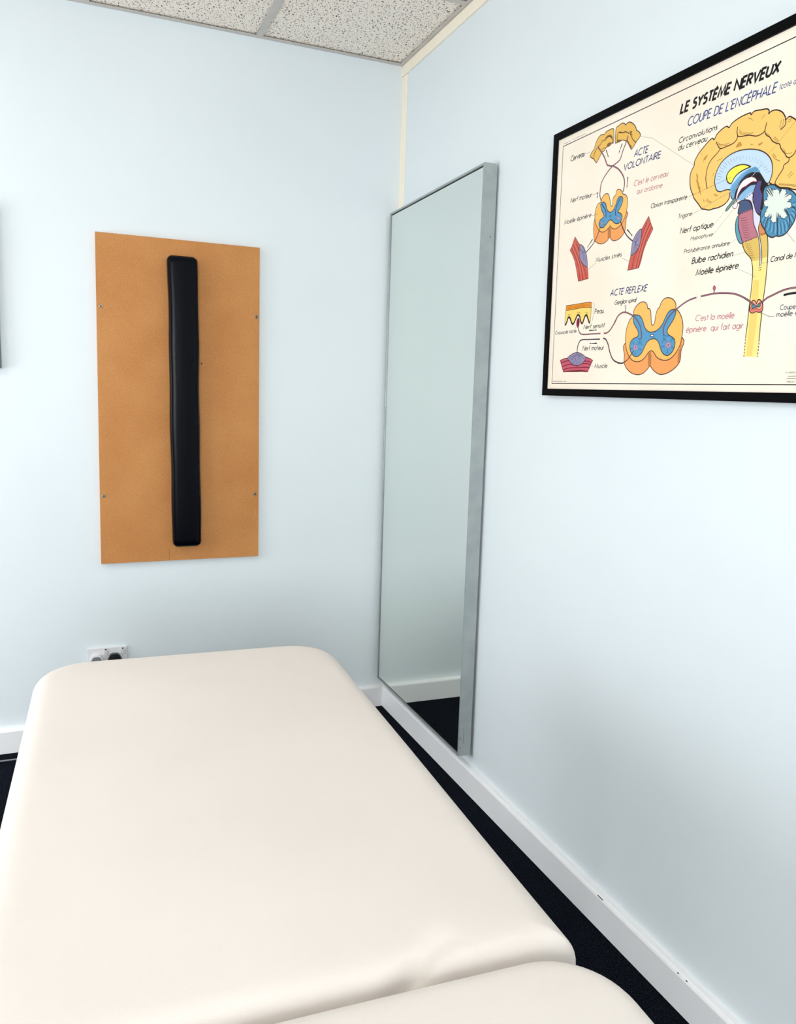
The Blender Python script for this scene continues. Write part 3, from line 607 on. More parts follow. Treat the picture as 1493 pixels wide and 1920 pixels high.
F pale 1|12337,9103 12367,9290 12468,9514 12690,9742 13062,9895 13484,9945 13905,9907 14277,9825 14648,9689 14975,9494 15218,9240 15344,8951 15351,8624 15302,8493 15232,8361 15099,8389 14949,8570 14795,8769 14650,8884 14375,8946 14104,8940 13843,8812 13634,8584 13524,8298 13493,8149 13400,8133 13313,8272 13318,8444 13162,8545 12917,8561 12722,8549 12512,8645 12376,8886
C line 2.4 1|12337,9103 12367,9290 12468,9514 12690,9742 13062,9895 13484,9945 13905,9907 14277,9825 14648,9689 14975,9494 15218,9240 15344,8951 15351,8624 15302,8493 15232,8361 15099,8389 14949,8570 14795,8769 14650,8884 14375,8946 14104,8940 13843,8812 13634,8584 13524,8298 13493,8149 13400,8133 13313,8272 13318,8444 13162,8545 12917,8561 12722,8549 12512,8645 12376,8886
F mid 1|14761,8876 14536,9109 14310,9128 14042,9089 13732,8973 13470,8791 13294,8656 13255,8491 13399,8144 13501,8165 13524,8298 13634,8584 13843,8812 14104,8940 14375,8946 14650,8884
S steel 0.8 0|12648,9042 12418,9100
S steel 0.8 0|12729,9119 12476,9207
S steel 0.8 0|12686,9241 12462,9337
S steel 0.8 0|12803,9295 12568,9414
S steel 0.8 0|12801,9407 12600,9530
S steel 0.8 0|12949,9428 12738,9578
S steel 0.8 0|12987,9527 12816,9671
S steel 0.8 0|13152,9519 12984,9686
S steel 0.8 0|13229,9597 13102,9751
S steel 0.8 0|13399,9561 13286,9731
S steel 0.8 0|13512,9612 13433,9767
S steel 0.8 0|13682,9548 13626,9717
S steel 0.8 0|13819,9573 13793,9721
S steel 0.8 0|13975,9488 13976,9642
S steel 0.8 0|14131,9481 14152,9613
S steel 0.8 0|14264,9383 14317,9513
S steel 0.8 0|14425,9348 14497,9456
S steel 0.8 0|14531,9236 14634,9341
S steel 0.8 0|14687,9180 14806,9257
S steel 0.8 0|14762,9063 14911,9134
S steel 0.8 0|14911,8983 15061,9030
S steel 0.8 0|14945,8870 15127,8904
S steel 0.8 0|15073,8776 15252,8787
S deep 0.9 0|13361,8487 13484,8316
S deep 0.9 0|13412,8538 13536,8368
S deep 0.9 0|13469,8585 13592,8418
S deep 0.9 0|13521,8632 13642,8470
S deep 0.9 0|13577,8682 13698,8516
S deep 0.9 0|13628,8726 13749,8567
S deep 0.9 0|13679,8773 13800,8614
S deep 0.9 0|13735,8815 13855,8657
S deep 0.9 0|13787,8855 13906,8700
S deep 0.9 0|13839,8891 13957,8740
S deep 0.9 0|13895,8926 14013,8775
S deep 0.9 0|13946,8962 14064,8811
S deep 0.9 0|14003,8990 14120,8843
S deep 0.9 0|14055,9015 14171,8871
S deep 0.9 0|14107,9041 14223,8897
S deep 0.9 0|14164,9058 14280,8918
S deep 0.9 0|14217,9076 14332,8933
S deep 0.9 0|14270,9087 14384,8948
S deep 0.9 0|14327,9094 14441,8958
S deep 0.9 0|14381,9102 14494,8966
S deep 0.9 0|14439,9098 14552,8966
S deep 0.9 0|14493,9096 14606,8964
F yellow 1|13260,8750 13080,8858 13004,9013 13009,9151 13130,9280 13359,9365 13640,9385 13923,9335 14163,9229 14237,9178 13989,9152 13673,9088 13451,8967 13326,8805
C line 2.6 1|13260,8750 13080,8858 13004,9013 13009,9151 13130,9280 13359,9365 13640,9385 13923,9335 14163,9229 14237,9178 13989,9152 13673,9088 13451,8967 13326,8805
F mid2 1|13646,8050 13741,8254 13980,8409 14337,8486 14616,8477 14584,8283 14466,8140 14117,8008 13887,7992
F ink 1|13712,8226 13891,8377 14158,8457 14423,8518 14628,8491 14590,8432 14341,8452 14078,8355 13817,8204 13693,8058
F white 1|14616,8593 14490,8720 14258,8789 13943,8739 13730,8564 13638,8344 13598,8145 13646,8050 13697,8229 13841,8404 14108,8501 14371,8579 14601,8530
C maroon 1.2 1|14616,8593 14490,8720 14258,8789 13943,8739 13730,8564 13638,8344 13598,8145 13646,8050 13697,8229 13841,8404 14108,8501 14371,8579 14601,8530
S red 1.3 1|14623,8535 14416,8586 14240,8540 14109,8491 13883,8447 13737,8289 13665,8098
F darkblue 1|13800,7934 13936,7969 14170,7936 14365,7824 14477,7634 14535,7522 13854,7450 13778,7629 13836,7824 13756,7908
C line 2 1|13800,7934 13936,7969 14170,7936 14365,7824 14477,7634 14535,7522 13854,7450 13778,7629 13836,7824 13756,7908
F indigo 1|14508,8165 14629,8474 14775,8559 14874,8454 14833,8231 14972,7971 14947,7611 14925,7415 14926,7215 14729,7385 14581,7715
C line 1.6 1|14508,8165 14629,8474 14775,8559 14874,8454 14833,8231 14972,7971 14947,7611 14925,7415 14926,7215 14729,7385 14581,7715
F teal 1|13834,7412 13710,7261 13697,6952 13808,6586 13977,6335 14156,6284 14001,6625 13848,6996
C line 1.8 1|13834,7412 13710,7261 13697,6952 13808,6586 13977,6335 14156,6284 14001,6625 13848,6996
F pons 1|13854,7450 14535,7522 14600,7139 14699,6852 14859,6623 14946,6441 14166,6316 14001,6625 13857,6994 13836,7274
S line 1.8 1|13854,7450 13836,7274 13857,6994 14001,6625 14169,6288
S mauvedark 1 1|13906,7313 14085,7257 14268,7266
S mauvedark 1 1|13941,7214 14123,7158 14297,7168
S mauvedark 1 1|13975,7115 14162,7059 14326,7071
S mauvedark 1 1|14009,7016 14201,6960 14355,6974
S mauvedark 1 1|14043,6918 14239,6861 14384,6878
S mauvedark 1 1|14078,6819 14278,6762 14413,6781
S mauvedark 1 1|14112,6721 14317,6664 14442,6684
S mauvedark 1 1|14146,6622 14355,6565 14471,6587
S mauvedark 1 1|14180,6524 14394,6467 14500,6491
S olive 1 1|14265,6257 14432,6208 14568,6208
S olive 1 1|14316,6173 14482,6125 14609,6127
S olive 1 1|14367,6090 14532,6042 14650,6046
S olive 1 1|14417,6008 14582,5960 14691,5965
S olive 1 1|14468,5925 14632,5878 14731,5884
S olive 1 1|14518,5842 14682,5795 14772,5803
S olive 1 1|14568,5760 14732,5714 14812,5723
S olive 1 1|14618,5678 14782,5632 14853,5643
F orange 1|14983,6904 15114,6715 15287,6536 15274,6455 14991,6433 14930,6779
F lav 1|14049,7994 14416,8184 14492,7900 14565,7650 14733,7350 14956,7143 14956,6942 14908,6783 14957,6540 15086,6184 15169,5835 15207,5494 15181,5261 15122,5268 15108,5709 15026,6125 14893,6516 14699,6852 14600,7139 14531,7556 14401,7834 14216,7938
S line 1.8 1|14028,7975 14216,7934 14401,7834 14531,7556 14600,7139 14699,6852 14893,6516 15026,6125 15108,5709 15122,5268
S line 1.8 1|14508,8165 14492,7900 14584,7680 14729,7385 14950,7194 14956,6942 14908,6783 14957,6540 15086,6184 15169,5835 15207,5494 15186,5294
D line 1.8 4.5 2.5|13854,7450 14534,7528
D line 1.8 4.5 2.5|14166,6316 14926,6427
D line 1.8 4.5 2.5|15051,6491 15272,6472
D line 1.8 4.5 2.5|14049,7994 14464,8158
D line 2 2.5 2.5|15126,5234 15123,5065
D line 2 2.5 2.5|15200,5241 15195,5056
F cereb 1|14955,7235 14969,7355 15053,7563 14999,8040 15035,8194 15133,8264 15316,8275 15503,8236 15615,8152 15834,8027 16066,7989 16277,7886 16436,7785 16575,7641 16639,7512 16684,7116 16657,6927 16608,6722 16503,6564 16348,6393 16209,6297 15984,6263 15800,6302 15674,6272 15483,6332 15308,6482 15240,6615 15117,6758 15018,6918 14969,7110
C line 2.6 1|14955,7235 14969,7355 15053,7563 14999,8040 15035,8194 15133,8264 15316,8275 15503,8236 15615,8152 15834,8027 16066,7989 16277,7886 16436,7785 16575,7641 16639,7512 16684,7116 16657,6927 16608,6722 16503,6564 16348,6393 16209,6297 15984,6263 15800,6302 15674,6272 15483,6332 15308,6482 15240,6615 15117,6758 15018,6918 14969,7110
S cerebdk 1.5 1|16453,7385 16550,7394 16607,7408
S cerebhi 1.5 1|16466,7313 16568,7299 16627,7295
S cerebdk 1.5 1|16474,7243 16576,7208 16640,7180
S cerebhi 1.5 1|16472,7173 16577,7119 16641,7072
S cerebdk 1.5 1|16462,7109 16567,7033 16631,6965
S cerebhi 1.5 1|16442,7046 16547,6951 16611,6865
S cerebdk 1.5 1|16417,6988 16519,6876 16583,6769
S cerebhi 1.5 1|16383,6935 16483,6804 16543,6682
S cerebdk 1.5 1|16342,6888 16438,6742 16493,6603
S cerebhi 1.5 1|16291,6848 16385,6686 16437,6534
S cerebdk 1.5 1|16238,6812 16325,6639 16372,6474
S cerebhi 1.5 1|16176,6785 16260,6601 16300,6424
S cerebdk 1.5 1|16110,6765 16185,6572 16219,6386
S cerebhi 1.5 1|16041,6751 16109,6553 16133,6360
S cerebdk 1.5 1|15965,6747 16026,6543 16043,6347
S cerebhi 1.5 1|15888,6750 15939,6546 15949,6346
S cerebdk 1.5 1|15809,6761 15851,6556 15853,6358
S cerebhi 1.5 1|15730,6781 15763,6579 15752,6382
S cerebdk 1.5 1|15649,6807 15672,6610 15654,6420
S cerebhi 1.5 1|15570,6843 15584,6651 15555,6468
S cerebdk 1.5 1|15492,6882 15497,6702 15456,6529
S cerebhi 1.5 1|15418,6932 15411,6763 15363,6601
S cerebdk 1.5 1|15346,6985 15332,6831 15272,6683
S cerebhi 1.5 1|15279,7045 15254,6907 15187,6775
S cerebdk 1.5 1|15218,7109 15184,6989 15109,6874
S cerebhi 1.5 1|15163,7177 15121,7075 15038,6980
S cerebdk 1.5 1|15115,7249 15068,7168 14977,7093
S line 2 1|15762,7089 15848,6675 15879,6290
S line 2 1|15399,7074 15263,6875 15242,6594
S line 2 1|16184,7170 16367,6881 16421,6519
S line 2 1|15969,7289 16422,7263 16666,7061
C black 2.2 0|15073,7691 15132,7710 15141,7744 15249,7729 15318,7698 15229,7743 15238,7776 15221,7836 15277,7859 15211,7952 15292,7908 15132,8067 15184,8020 15120,8126 15489,7758 15181,8146 15195,8183 15474,7825 15510,7804 15480,7866 15260,8195 15327,8151 15477,7912 15383,8143 15532,7863 15454,8021 15470,7998 15489,7966 15493,7959 15522,7903 15452,8087 15499,8039 15571,8023 15610,8036 15681,8029 15728,7976 15778,7958 15758,7821 15773,7870 15785,7919 15770,7827 15813,7901 15805,7857 15849,7987 15838,7947 15786,7758 15905,8002 15971,7961 16024,7954 16089,7915 16095,7859 16130,7821 16057,7757 16079,7762 16018,7722 16124,7765 16052,7713 16192,7781 16152,7757 16260,7769 16039,7649 16301,7713 16352,7686 16393,7631 16360,7591 16370,7550 16247,7537 16183,7530 16324,7514 16218,7488 16163,7469 16335,7445 16128,7468 16285,7449 16392,7399 16383,7350 16410,7308 16408,7255 16348,7247 16329,7216 16208,7268 16140,7297 16261,7219 16100,7249 16084,7213 16175,7117 16017,7247 16101,7156 16245,7011 16198,7054 16252,6955 16193,6938 16177,6903 16119,6888 16053,6928 16000,6933 15938,7045 15904,7105 15935,6984 15832,7128 15802,7185 15827,6994 15790,7162 15832,6899 15787,7049 15793,6954 15806,6864 15770,7106 15737,7221 15766,6823 15690,6840 15644,6826 15568,6855 15541,6914 15492,6951 15519,7037 15542,7129 15467,7008 15515,7116 15494,7095 15513,7180 15423,7052 15447,7092 15356,7042 15458,7209 15293,7085 15236,7095 15174,7145 15182,7200 15153,7244 15257,7304 15312,7338 15176,7299 15269,7391 15304,7431 15294,7471 15260,7471 15330,7498 15180,7499 15117,7539 15119,7593 15090,7633
P arbor|15713,7517 15073,7691 15132,7710 15141,7744 15249,7729 15318,7698 15229,7743 15238,7776 15221,7836 15277,7859 15211,7952 15292,7908 15132,8067 15184,8020 15120,8126 15489,7758 15181,8146 15195,8183 15474,7825 15510,7804 15480,7866 15260,8195 15327,8151 15477,7912 15383,8143 15532,7863 15454,8021 15470,7998 15489,7966 15493,7959 15522,7903 15452,8087 15499,8039 15571,8023 15610,8036 15681,8029 15728,7976 15778,7958 15758,7821 15773,7870 15785,7919 15770,7827 15813,7901 15805,7857 15849,7987 15838,7947 15786,7758 15905,8002 15971,7961 16024,7954 16089,7915 16095,7859 16130,7821 16057,7757 16079,7762 16018,7722 16124,7765 16052,7713 16192,7781 16152,7757 16260,7769 16039,7649 16301,7713 16352,7686 16393,7631 16360,7591 16370,7550 16247,7537 16183,7530 16324,7514 16218,7488 16163,7469 16335,7445 16128,7468 16285,7449 16392,7399 16383,7350 16410,7308 16408,7255 16348,7247 16329,7216 16208,7268 16140,7297 16261,7219 16100,7249 16084,7213 16175,7117 16017,7247 16101,7156 16245,7011 16198,7054 16252,6955 16193,6938 16177,6903 16119,6888 16053,6928 16000,6933 15938,7045 15904,7105 15935,6984 15832,7128 15802,7185 15827,6994 15790,7162 15832,6899 15787,7049 15793,6954 15806,6864 15770,7106 15737,7221 15766,6823 15690,6840 15644,6826 15568,6855 15541,6914 15492,6951 15519,7037 15542,7129 15467,7008 15515,7116 15494,7095 15513,7180 15423,7052 15447,7092 15356,7042 15458,7209 15293,7085 15236,7095 15174,7145 15182,7200 15153,7244 15257,7304 15312,7338 15176,7299 15269,7391 15304,7431 15294,7471 15260,7471 15330,7498 15180,7499 15117,7539 15119,7593 15090,7633
F tealgrey 1|13543,8140 13331,7982 13132,7819 13106,7716 13232,7755 13402,7890 13599,8040
C line 1.8 1|13543,8140 13331,7982 13132,7819 13106,7716 13232,7755 13402,7890 13599,8040
F white 1|13644,8042 13623,7958 13507,7915 13466,7812 13574,7718 13691,7758 13713,7886 13671,7993
C maroon 1.4 1|13644,8042 13623,7958 13507,7915 13466,7812 13574,7718 13691,7758 13713,7886 13671,7993
F corddeep 1|14811,3723 14831,3868 14940,3978 15011,3981 15090,3919 15134,3842 15180,3966 15248,3996 15335,3952 15429,3854 15476,3705 15464,3543 15305,3491 15158,3530 15065,3504 14946,3491 14815,3575
C line 1.8 1|14811,3723 14831,3868 14940,3978 15011,3981 15090,3919 15134,3842 15180,3966 15248,3996 15335,3952 15429,3854 15476,3705 15464,3543 15305,3491 15158,3530 15065,3504 14946,3491 14815,3575
F cordpink 1|14826,3740 14845,3849 14946,3959 15013,3963 15087,3901 15137,3824 15188,3938 15250,3974 15326,3935 15412,3837 15433,3708 15383,3631 15267,3613 15130,3669 15027,3622 14905,3641
C maroon 1.2 1|14826,3740 14845,3849 14946,3959 15013,3963 15087,3901 15137,3824 15188,3938 15250,3974 15326,3935 15412,3837 15433,3708 15383,3631 15267,3613 15130,3669 15027,3622 14905,3641
F bluegrey 1|14898,3807 14927,3879 15028,3833 15133,3751 15242,3833 15324,3844 15338,3716 15257,3705 15137,3711 15022,3669 14924,3686
C line 1.6 1|14898,3807 14927,3879 15028,3833 15133,3751 15242,3833 15324,3844 15338,3716 15257,3705 15137,3711 15022,3669 14924,3686
S plum 4 1|14454,4139 14870,3911 15017,3812
S rose 1.44 1|14454,4139 14870,3911 15017,3812
S plum 4 1|15312,3845 15469,3913 15643,4015 15804,4065 16417,4238 16995,4277 17417,4272
S rose 1.44 1|15312,3845 15469,3913 15643,4015 15804,4065 16417,4238 16995,4277 17417,4272
S plum 2.4 1|12805,4455 12793,4573
F rose2 1|12720,4682 12781,4778 12861,4686 12813,4571
C plum 1.3 1|12720,4682 12781,4778 12861,4686 12813,4571
D olive 0.9 2.2 1.6|11127,10833 11509,10254
D black 1 2.2 1.6|10856,8729 11098,8754 12285,8888 13303,9017
D grey 0.9 2.2 1.6|11130,7944 11703,8070 13223,8429
D grey 0.7 2.2 1.6|12437,7252 13082,7723
D grey 0.8 2.2 1.6|12476,6886 13520,7694
D grey 0.8 2.2 1.6|13450,6362 13769,6505
D grey 0.8 2.2 1.6|13697,5863 14417,5925
D grey 0.8 2.2 1.6|14044,5299 14988,4877
D grey 0.9 2.2 1.6|15243,5371 15590,5383
D grey 1.1 2.2 1.6|16321,6335 16711,5937
D black 1.2 3 1.6|15353,3478 15670,3364 15864,3287 16092,3289
D olive 1 2.2 1.6|16260,10327 15542,9756 15102,9466
D slate 0.9 2.2 1.6|14757,9107 14389,8826
D white 1.3 2.5 2|14515,8898 14327,8773
S grey 1.6 0|911,800 1314,801
S grey 1.6 0|1332,797 1896,797
S grey 1.6 0|2017,801 2208,798
D grey 1.1 1.2 0.6|16959,1002 17538,1009
D grey 1.1 1.2 0.6|16931,922 17549,921
'''
TEXT=[('LE SYSTÈME NERVEUX', [0.49727, 0.61962, 0.76117, 0.61708, 0.5023, 0.63792], 'black', 0.19, None),
("COUPE DE L'ENCÉPHALE", [0.52233, 0.58627, 0.75881, 0.58281, 0.52656, 0.6029], 'blue', 0.105, None),
('(coté droit)', [0.768, 0.58438, 0.80463, 0.58284, 0.77019, 0.59423], 'blue', 0.1, '(coté d'),
('Circonvolutions', [0.49837, 0.55739, 0.61163, 0.55544, 0.50122, 0.56791], 'black', 0.115, None),
('du cerveau', [0.49816, 0.54222, 0.58409, 0.54022, 0.50134, 0.55307], 'black', 0.115, None),
('ACTE', [0.34586, 0.56596, 0.39373, 0.56416, 0.34967, 0.58014], 'navy', 0.12, None),
('VOLONTAIRE', [0.30856, 0.54357, 0.43968, 0.54167, 0.31112, 0.55739], 'navy', 0.12, None),
("C'est le cerveau", [0.35112, 0.4984, 0.46849, 0.4956, 0.35456, 0.51019], 'pink', 0.11, None),
('qui ordonne', [0.36355, 0.47863, 0.45271, 0.47448, 0.36664, 0.48933], 'pink', 0.11, None),
('Cerveau', [0.07913, 0.61892, 0.14121, 0.6177, 0.08236, 0.63145], 'black', 0.12, None),
('Nerf moteur', [0.08802, 0.5118, 0.18233, 0.50825, 0.09166, 0.52295], 'black', 0.115, None),
('Moëlle épinière', [0.06317, 0.45995, 0.18484, 0.45859, 0.06772, 0.47047], 'black', 0.115, None),
('Muscles striés', [0.21661, 0.34161, 0.31958, 0.34164, 0.21945, 0.35198], 'black', 0.115, None),
('Cloison transparente', [0.41812, 0.4356, 0.5359, 0.43312, 0.42161, 0.44511], 'black', 0.115, None),
('Trigone', [0.51315, 0.39563, 0.55535, 0.3952, 0.51535, 0.40431], 'black', 0.11, None),
('Nerf optique', [0.52286, 0.36236, 0.62079, 0.36045, 0.5259, 0.37359], 'black', 0.125, None),
('Hypophyse', [0.5576, 0.34316, 0.62281, 0.34177, 0.56006, 0.35079], 'black', 0.11, None),
('Protubérance annulaire', [0.5396, 0.31781, 0.67147, 0.31648, 0.54204, 0.32635], 'black', 0.11, None),
('Bulbe rachidien', [0.56651, 0.29254, 0.68255, 0.29239, 0.56961, 0.30429], 'black', 0.125, None),
('Moëlle épinière', [0.58178, 0.26598, 0.70011, 0.26697, 0.58478, 0.27811], 'black', 0.125, None),
("Canal de l'épendyme", [0.78198, 0.26815, 0.84079, 0.26882, 0.78432, 0.27781], 'black', 0.115, "Canal de l'"),
('ACTE REFLEXE', [0.28463, 0.25112, 0.4219, 0.24973, 0.28931, 0.26523], 'navy', 0.12, None),
('Ganglion spinal', [0.3045, 0.22779, 0.3861, 0.22817, 0.30692, 0.23793], 'black', 0.11, None),
('Peau', [0.22462, 0.2122, 0.26127, 0.21154, 0.22553, 0.22355], 'black', 0.115, None),
('Nerf sensitif', [0.1788, 0.17595, 0.2676, 0.17547, 0.18176, 0.18653], 'black', 0.115, None),
('Corpuscule tactile', [0.04526, 0.16876, 0.14654, 0.16904, 0.04655, 0.17782], 'black', 0.11, None),
('Nerf moteur', [0.17893, 0.12062, 0.27006, 0.11953, 0.18163, 0.13197], 'black', 0.115, None),
('Muscle', [0.23646, 0.07402, 0.28881, 0.07422, 0.23907, 0.0844], 'black', 0.12, None),
("C'est la moëlle", [0.59015, 0.16963, 0.69981, 0.16825, 0.59291, 0.18171], 'pink', 0.11, None),
('épinière  qui fait agir', [0.56433, 0.14656, 0.72593, 0.1462, 0.56636, 0.15894], 'pink', 0.11, None),
('Coupe de la', [0.81544, 0.17563, 0.85068, 0.17502, 0.816, 0.18442], 'slate', 0.115, 'Coupe'),
('moëlle épinière', [0.8084, 0.16267, 0.8451, 0.16286, 0.80914, 0.17195], 'slate', 0.115, 'moëlle'),
('Tableau N° 1 - Le système nerveux', [0.04117, 0.67102, 0.14093, 0.67127, 0.04174, 0.67383], 'grey', 0.12, None),
('TABLEAU 1', [0.84556, 0.03859, 0.86631, 0.03863, 0.84571, 0.04159], 'grey', 0.13, None),
('LA MAISON DES', [0.84175, 0.05563, 0.87152, 0.05588, 0.84203, 0.05863], 'grey', 0.12, None)]

# ------------------------------------------------------------------ treatment couch
ZT = 0.715
CA = math.radians(-2.4)
M_cover = noise_mat('cream_stretch_cover', (0.722, 0.662, 0.614, 1), (0.748, 0.688, 0.640, 1), 3.0, 0.75, 0.25, 900, spec=0.2, dist=0.0006)
M_black = mat('black_metal', (0.012, 0.012, 0.013, 1), 0.45, metal=0.3)
M_rubber = mat('black_rubber', (0.01, 0.01, 0.01, 1), 0.8)
couch = thing('treatment_couch', 'long padded treatment couch with cream cover standing along the right wall', 'couch', (-1.035, -1.80, 0), CA)

def pad(a, b0, b1, zt, th, rc, R, bump=None, rn=None):
    """a padded section: rounded-rectangle rings from the underside over the rolled edge to the middle"""
    bm = bmesh.new(); cy = (b0+b1)/2; hb = (b1-b0)/2; rings = []
    def ring(inset, z, top):
        pts = []
        A, B = a-inset, hb-inset
        r = min(max(rc-inset, 0.004), A*0.9); rb = r if rn is None else min(max(rn-inset, 0.004), A*0.9)
        nc, nx, ny = 12, 90, 90
        def seg(p, q, n):
            for k in range(n): pts.append((p[0]+(q[0]-p[0])*k/n, p[1]+(q[1]-p[1])*k/n))
        def arc(cx, cyy, a0, r):
            for k in range(nc):
                t = a0+PI/2*k/nc; pts.append((cx+r*math.cos(t), cyy+r*math.sin(t)))
        arc(A-r, B-r, 0, r); seg((A-r, B), (-A+r, B), nx); arc(-A+r, B-r, PI/2, r); seg((-A, B-r), (-A, -B+rb), ny)
        arc(-A+rb, -B+rb, PI, rb); seg((-A+rb, -B), (A-rb, -B), nx); arc(A-rb, -B+rb, 1.5*PI, rb); seg((A, -B+rb), (A, B-r), ny)
        vs = []
        for x, y in pts:
            zz = z
            if top and bump: zz += bump(x, y+cy)
            vs.append(bm.verts.new((x, y+cy, zz)))
        rings.append(vs)
    ring(0.02, zt-th, False); ring(0.004, zt-th+0.006, False); ring(0.0, zt-th+0.02, False)
    n = 9
    for k in range(n+1):
        t = PI/2*k/n; ring(R*(1-math.cos(t)), zt-R+R*math.sin(t), True)
    m = 30
    for k in range(1, m+1):
        i = R+(a-R-0.003)*(k/m)**1.5; ring(i, zt+0.004*math.sin(PI/2*k/m), True)
    for i in range(len(rings)-1):
        A, B = rings[i], rings[i+1]; q = len(A)
        for k in range(q): bm.faces.new((A[k], A[(k+1) % q], B[(k+1) % q], B[k]))
    c = rings[-1]; bm.faces.new(rings[0][::-1])
    nn = len(c)
    bm.faces.new(c)
    bmesh.ops.triangulate(bm, faces=[f for f in bm.faces if len(f.verts) > 4])
    bmesh.ops.recalc_face_normals(bm, faces=bm.faces[:])
    return bm

def crease(x, y):
    # fold of the cover running from the joint between the two pads
    x0, y0, x1, y1 = CREASE
    dx, dy = x1-x0, y1-y0; L2 = dx*dx+dy*dy
    t = ((x-x0)*dx+(y-y0)*dy)/L2
    d = ((x-x0)*(-dy)+(y-y0)*dx)/math.sqrt(L2)
    if t < -0.4 or t > 1.3: return 0.0
    f = max(0.0, 1-max(t, 0))**1.2
    w = 0.009+0.013*max(t, 0)
    return f*(-0.028*math.exp(-(d/w)**2) + 0.007*math.exp(-((d+0.030)/0.018)**2)) 
FAR = (-0.612, 0.655)
CREASE = (0.098, -0.618, 0.215, -0.545)
def far_bump(x, y): return crease(x, y) + 0.0012*math.sin(9*x+3*y)*math.sin(5*y)
def near_bump(x, y): return 0.0012*math.sin(8*x+1)*math.sin(6*y)
o = obj('padded_section', pad(0.364, FAR[0], FAR[1], ZT, 0.085, 0.125, 0.043, far_bump, 0.022), M_cover, couch, True)
o['label'] = 'longer cream pad nearest the back wall'
o = obj('padded_section', pad(0.371, FAR[0]-0.006-0.62, FAR[0]-0.006, ZT+0.006, 0.085, 0.100, 0.030, near_bump), M_cover, couch, True)
o['label'] = 'shorter cream pad nearest the camera'
b = bmesh.new()
for s in (-1, 1): box(b, s*0.29-0.02, s*0.29+0.02, -1.20, 0.58, ZT-0.13, ZT-0.085, bev=0.003)
for y in (-1.18, -0.62, -0.02, 0.56): box(b, -0.27, 0.27, y-0.02, y+0.02, ZT-0.125, ZT-0.09, bev=0.003)
obj('couch_frame', b, M_black, couch)
for sx in (-1, 1):
    for y in (-1.12, 0.50):
        b = bmesh.new(); box(b, sx*0.29-0.02, sx*0.29+0.02, y-0.02, y+0.02, 0.02, ZT-0.13, bev=0.003)
        g = obj('leg', b, M_black, couch)
        b = bmesh.new(); cyl(b, (sx*0.29, y, 0.010), 0.024, (0, 0, 1), 0.020); obj('rubber_foot', b, M_rubber, g)

# ------------------------------------------------------------------ tall framed mirror on the right wall
M_alu = noise_mat('grey_aluminium', srgb(158, 165, 165), srgb(170, 176, 175), 20, 0.38, spec=0.5)
BS(M_alu).inputs['Metallic'].default_value = 0.35
M_mirror = mat('mirror_silver', (0.810, 0.855, 0.815, 1), 0.012, metal=1.0)
M_dark = mat('dark_gap', (0.008, 0.009, 0.009, 1), 0.7)
MW, MH, MD = 0.8154, 1.9699, 0.0475
rz, tl, ro = -0.0077, 0.0022, 0.0053
av = Vector((math.sin(rz), -math.cos(rz), 0)); bv = Vector((math.cos(rz), math.sin(rz), 0)); uv = Vector((0, 0, 1))
u2v = uv*math.cos(tl)+bv*math.sin(tl); b2v = bv*math.cos(tl)-uv*math.sin(tl)
a3 = av*math.cos(ro)+u2v*math.sin(ro); u3 = u2v*math.cos(ro)-av*math.sin(ro); n3 = -b2v
mir = thing('wall_mirror', 'tall mirror with slim grey metal frame hung on the right wall by the corner', 'mirror')
mir.matrix_world = Matrix(((a3.x, u3.x, n3.x, -0.0520), (a3.y, u3.y, n3.y, -0.0262), (a3.z, u3.z, n3.z, 0.1323), (0, 0, 0, 1)))
LIP = 0.0075
def rails(bm, w, h, lip, z0, z1, mi=0, bev=0.0):
    """four mitred rails of a rectangular frame lying in local x, y"""
    o_ = [(0, 0), (w, 0), (w, h), (0, h)]; i_ = [(lip, lip), (w-lip, lip), (w-lip, h-lip), (lip, h-lip)]
    for k in range(4):
        p, q, r_, s_ = o_[k], o_[(k+1) % 4], i_[(k+1) % 4], i_[k]
        prism(bm, [p, q, r_, s_], 'z', z0, z1, mi)
def frame_ring(bm, w, h, lip, z0, z1):
    vs = {}
    for nm, z in (('b', z0), ('t', z1)):
        vs[nm] = [[bm.verts.new((x, y, z)) for x, y in ((0, 0), (w, 0), (w, h), (0, h))], [bm.verts.new((x, y, z)) for x, y in ((lip, lip), (w-lip, lip), (w-lip, h-lip), (lip, h-lip))]]
    for k in range(4):
        j = (k+1) % 4
        ob, ib, ot, it = vs['b'][0], vs['b'][1], vs['t'][0], vs['t'][1]
        bm.faces.new((ot[k], ot[j], it[j], it[k])); bm.faces.new((ob[j], ob[k], ib[k], ib[j]))
        bm.faces.new((ob[k], ob[j], ot[j], ot[k])); bm.faces.new((it[k], it[j], ib[j], ib[k]))
    bmesh.ops.recalc_face_normals(bm, faces=bm.faces[:])
b = bmesh.new(); frame_ring(b, MW, MH, LIP, -MD, 0)
bmesh.ops.bevel(b, geom=[e for e in b.edges if e.calc_length() > 0.1], offset=0.0008, segments=2, affect='EDGES')
fr_ = obj('mirror_frame', b, M_alu, mir)
for (v0, v1, w0, w1) in ((0.045, 0.085, -0.0185, -0.0175), (0.094, 0.100, -0.0182, -0.0170), (0.060, 0.069, -0.0075, -0.0060), (0.028, 0.033, -0.0070, -0.0050), (1.745, 1.750, -0.034, -0.032)):
    b = bmesh.new(); box(b, MW-0.0002, MW+0.0002, v0, v1, w0, w1); obj('scuff_mark', b, M_dark, fr_)
b = bmesh.new(); box(b, LIP+0.0035, MW-LIP-0.0015, LIP+0.004, MH-LIP-0.0045, -0.0060, -0.0035); obj('mirror_glass', b, M_mirror, mir)
b = bmesh.new(); box(b, LIP, MW-LIP, LIP, MH-LIP, -0.014, -0.0065); obj('mirror_backing', b, M_dark, mir)
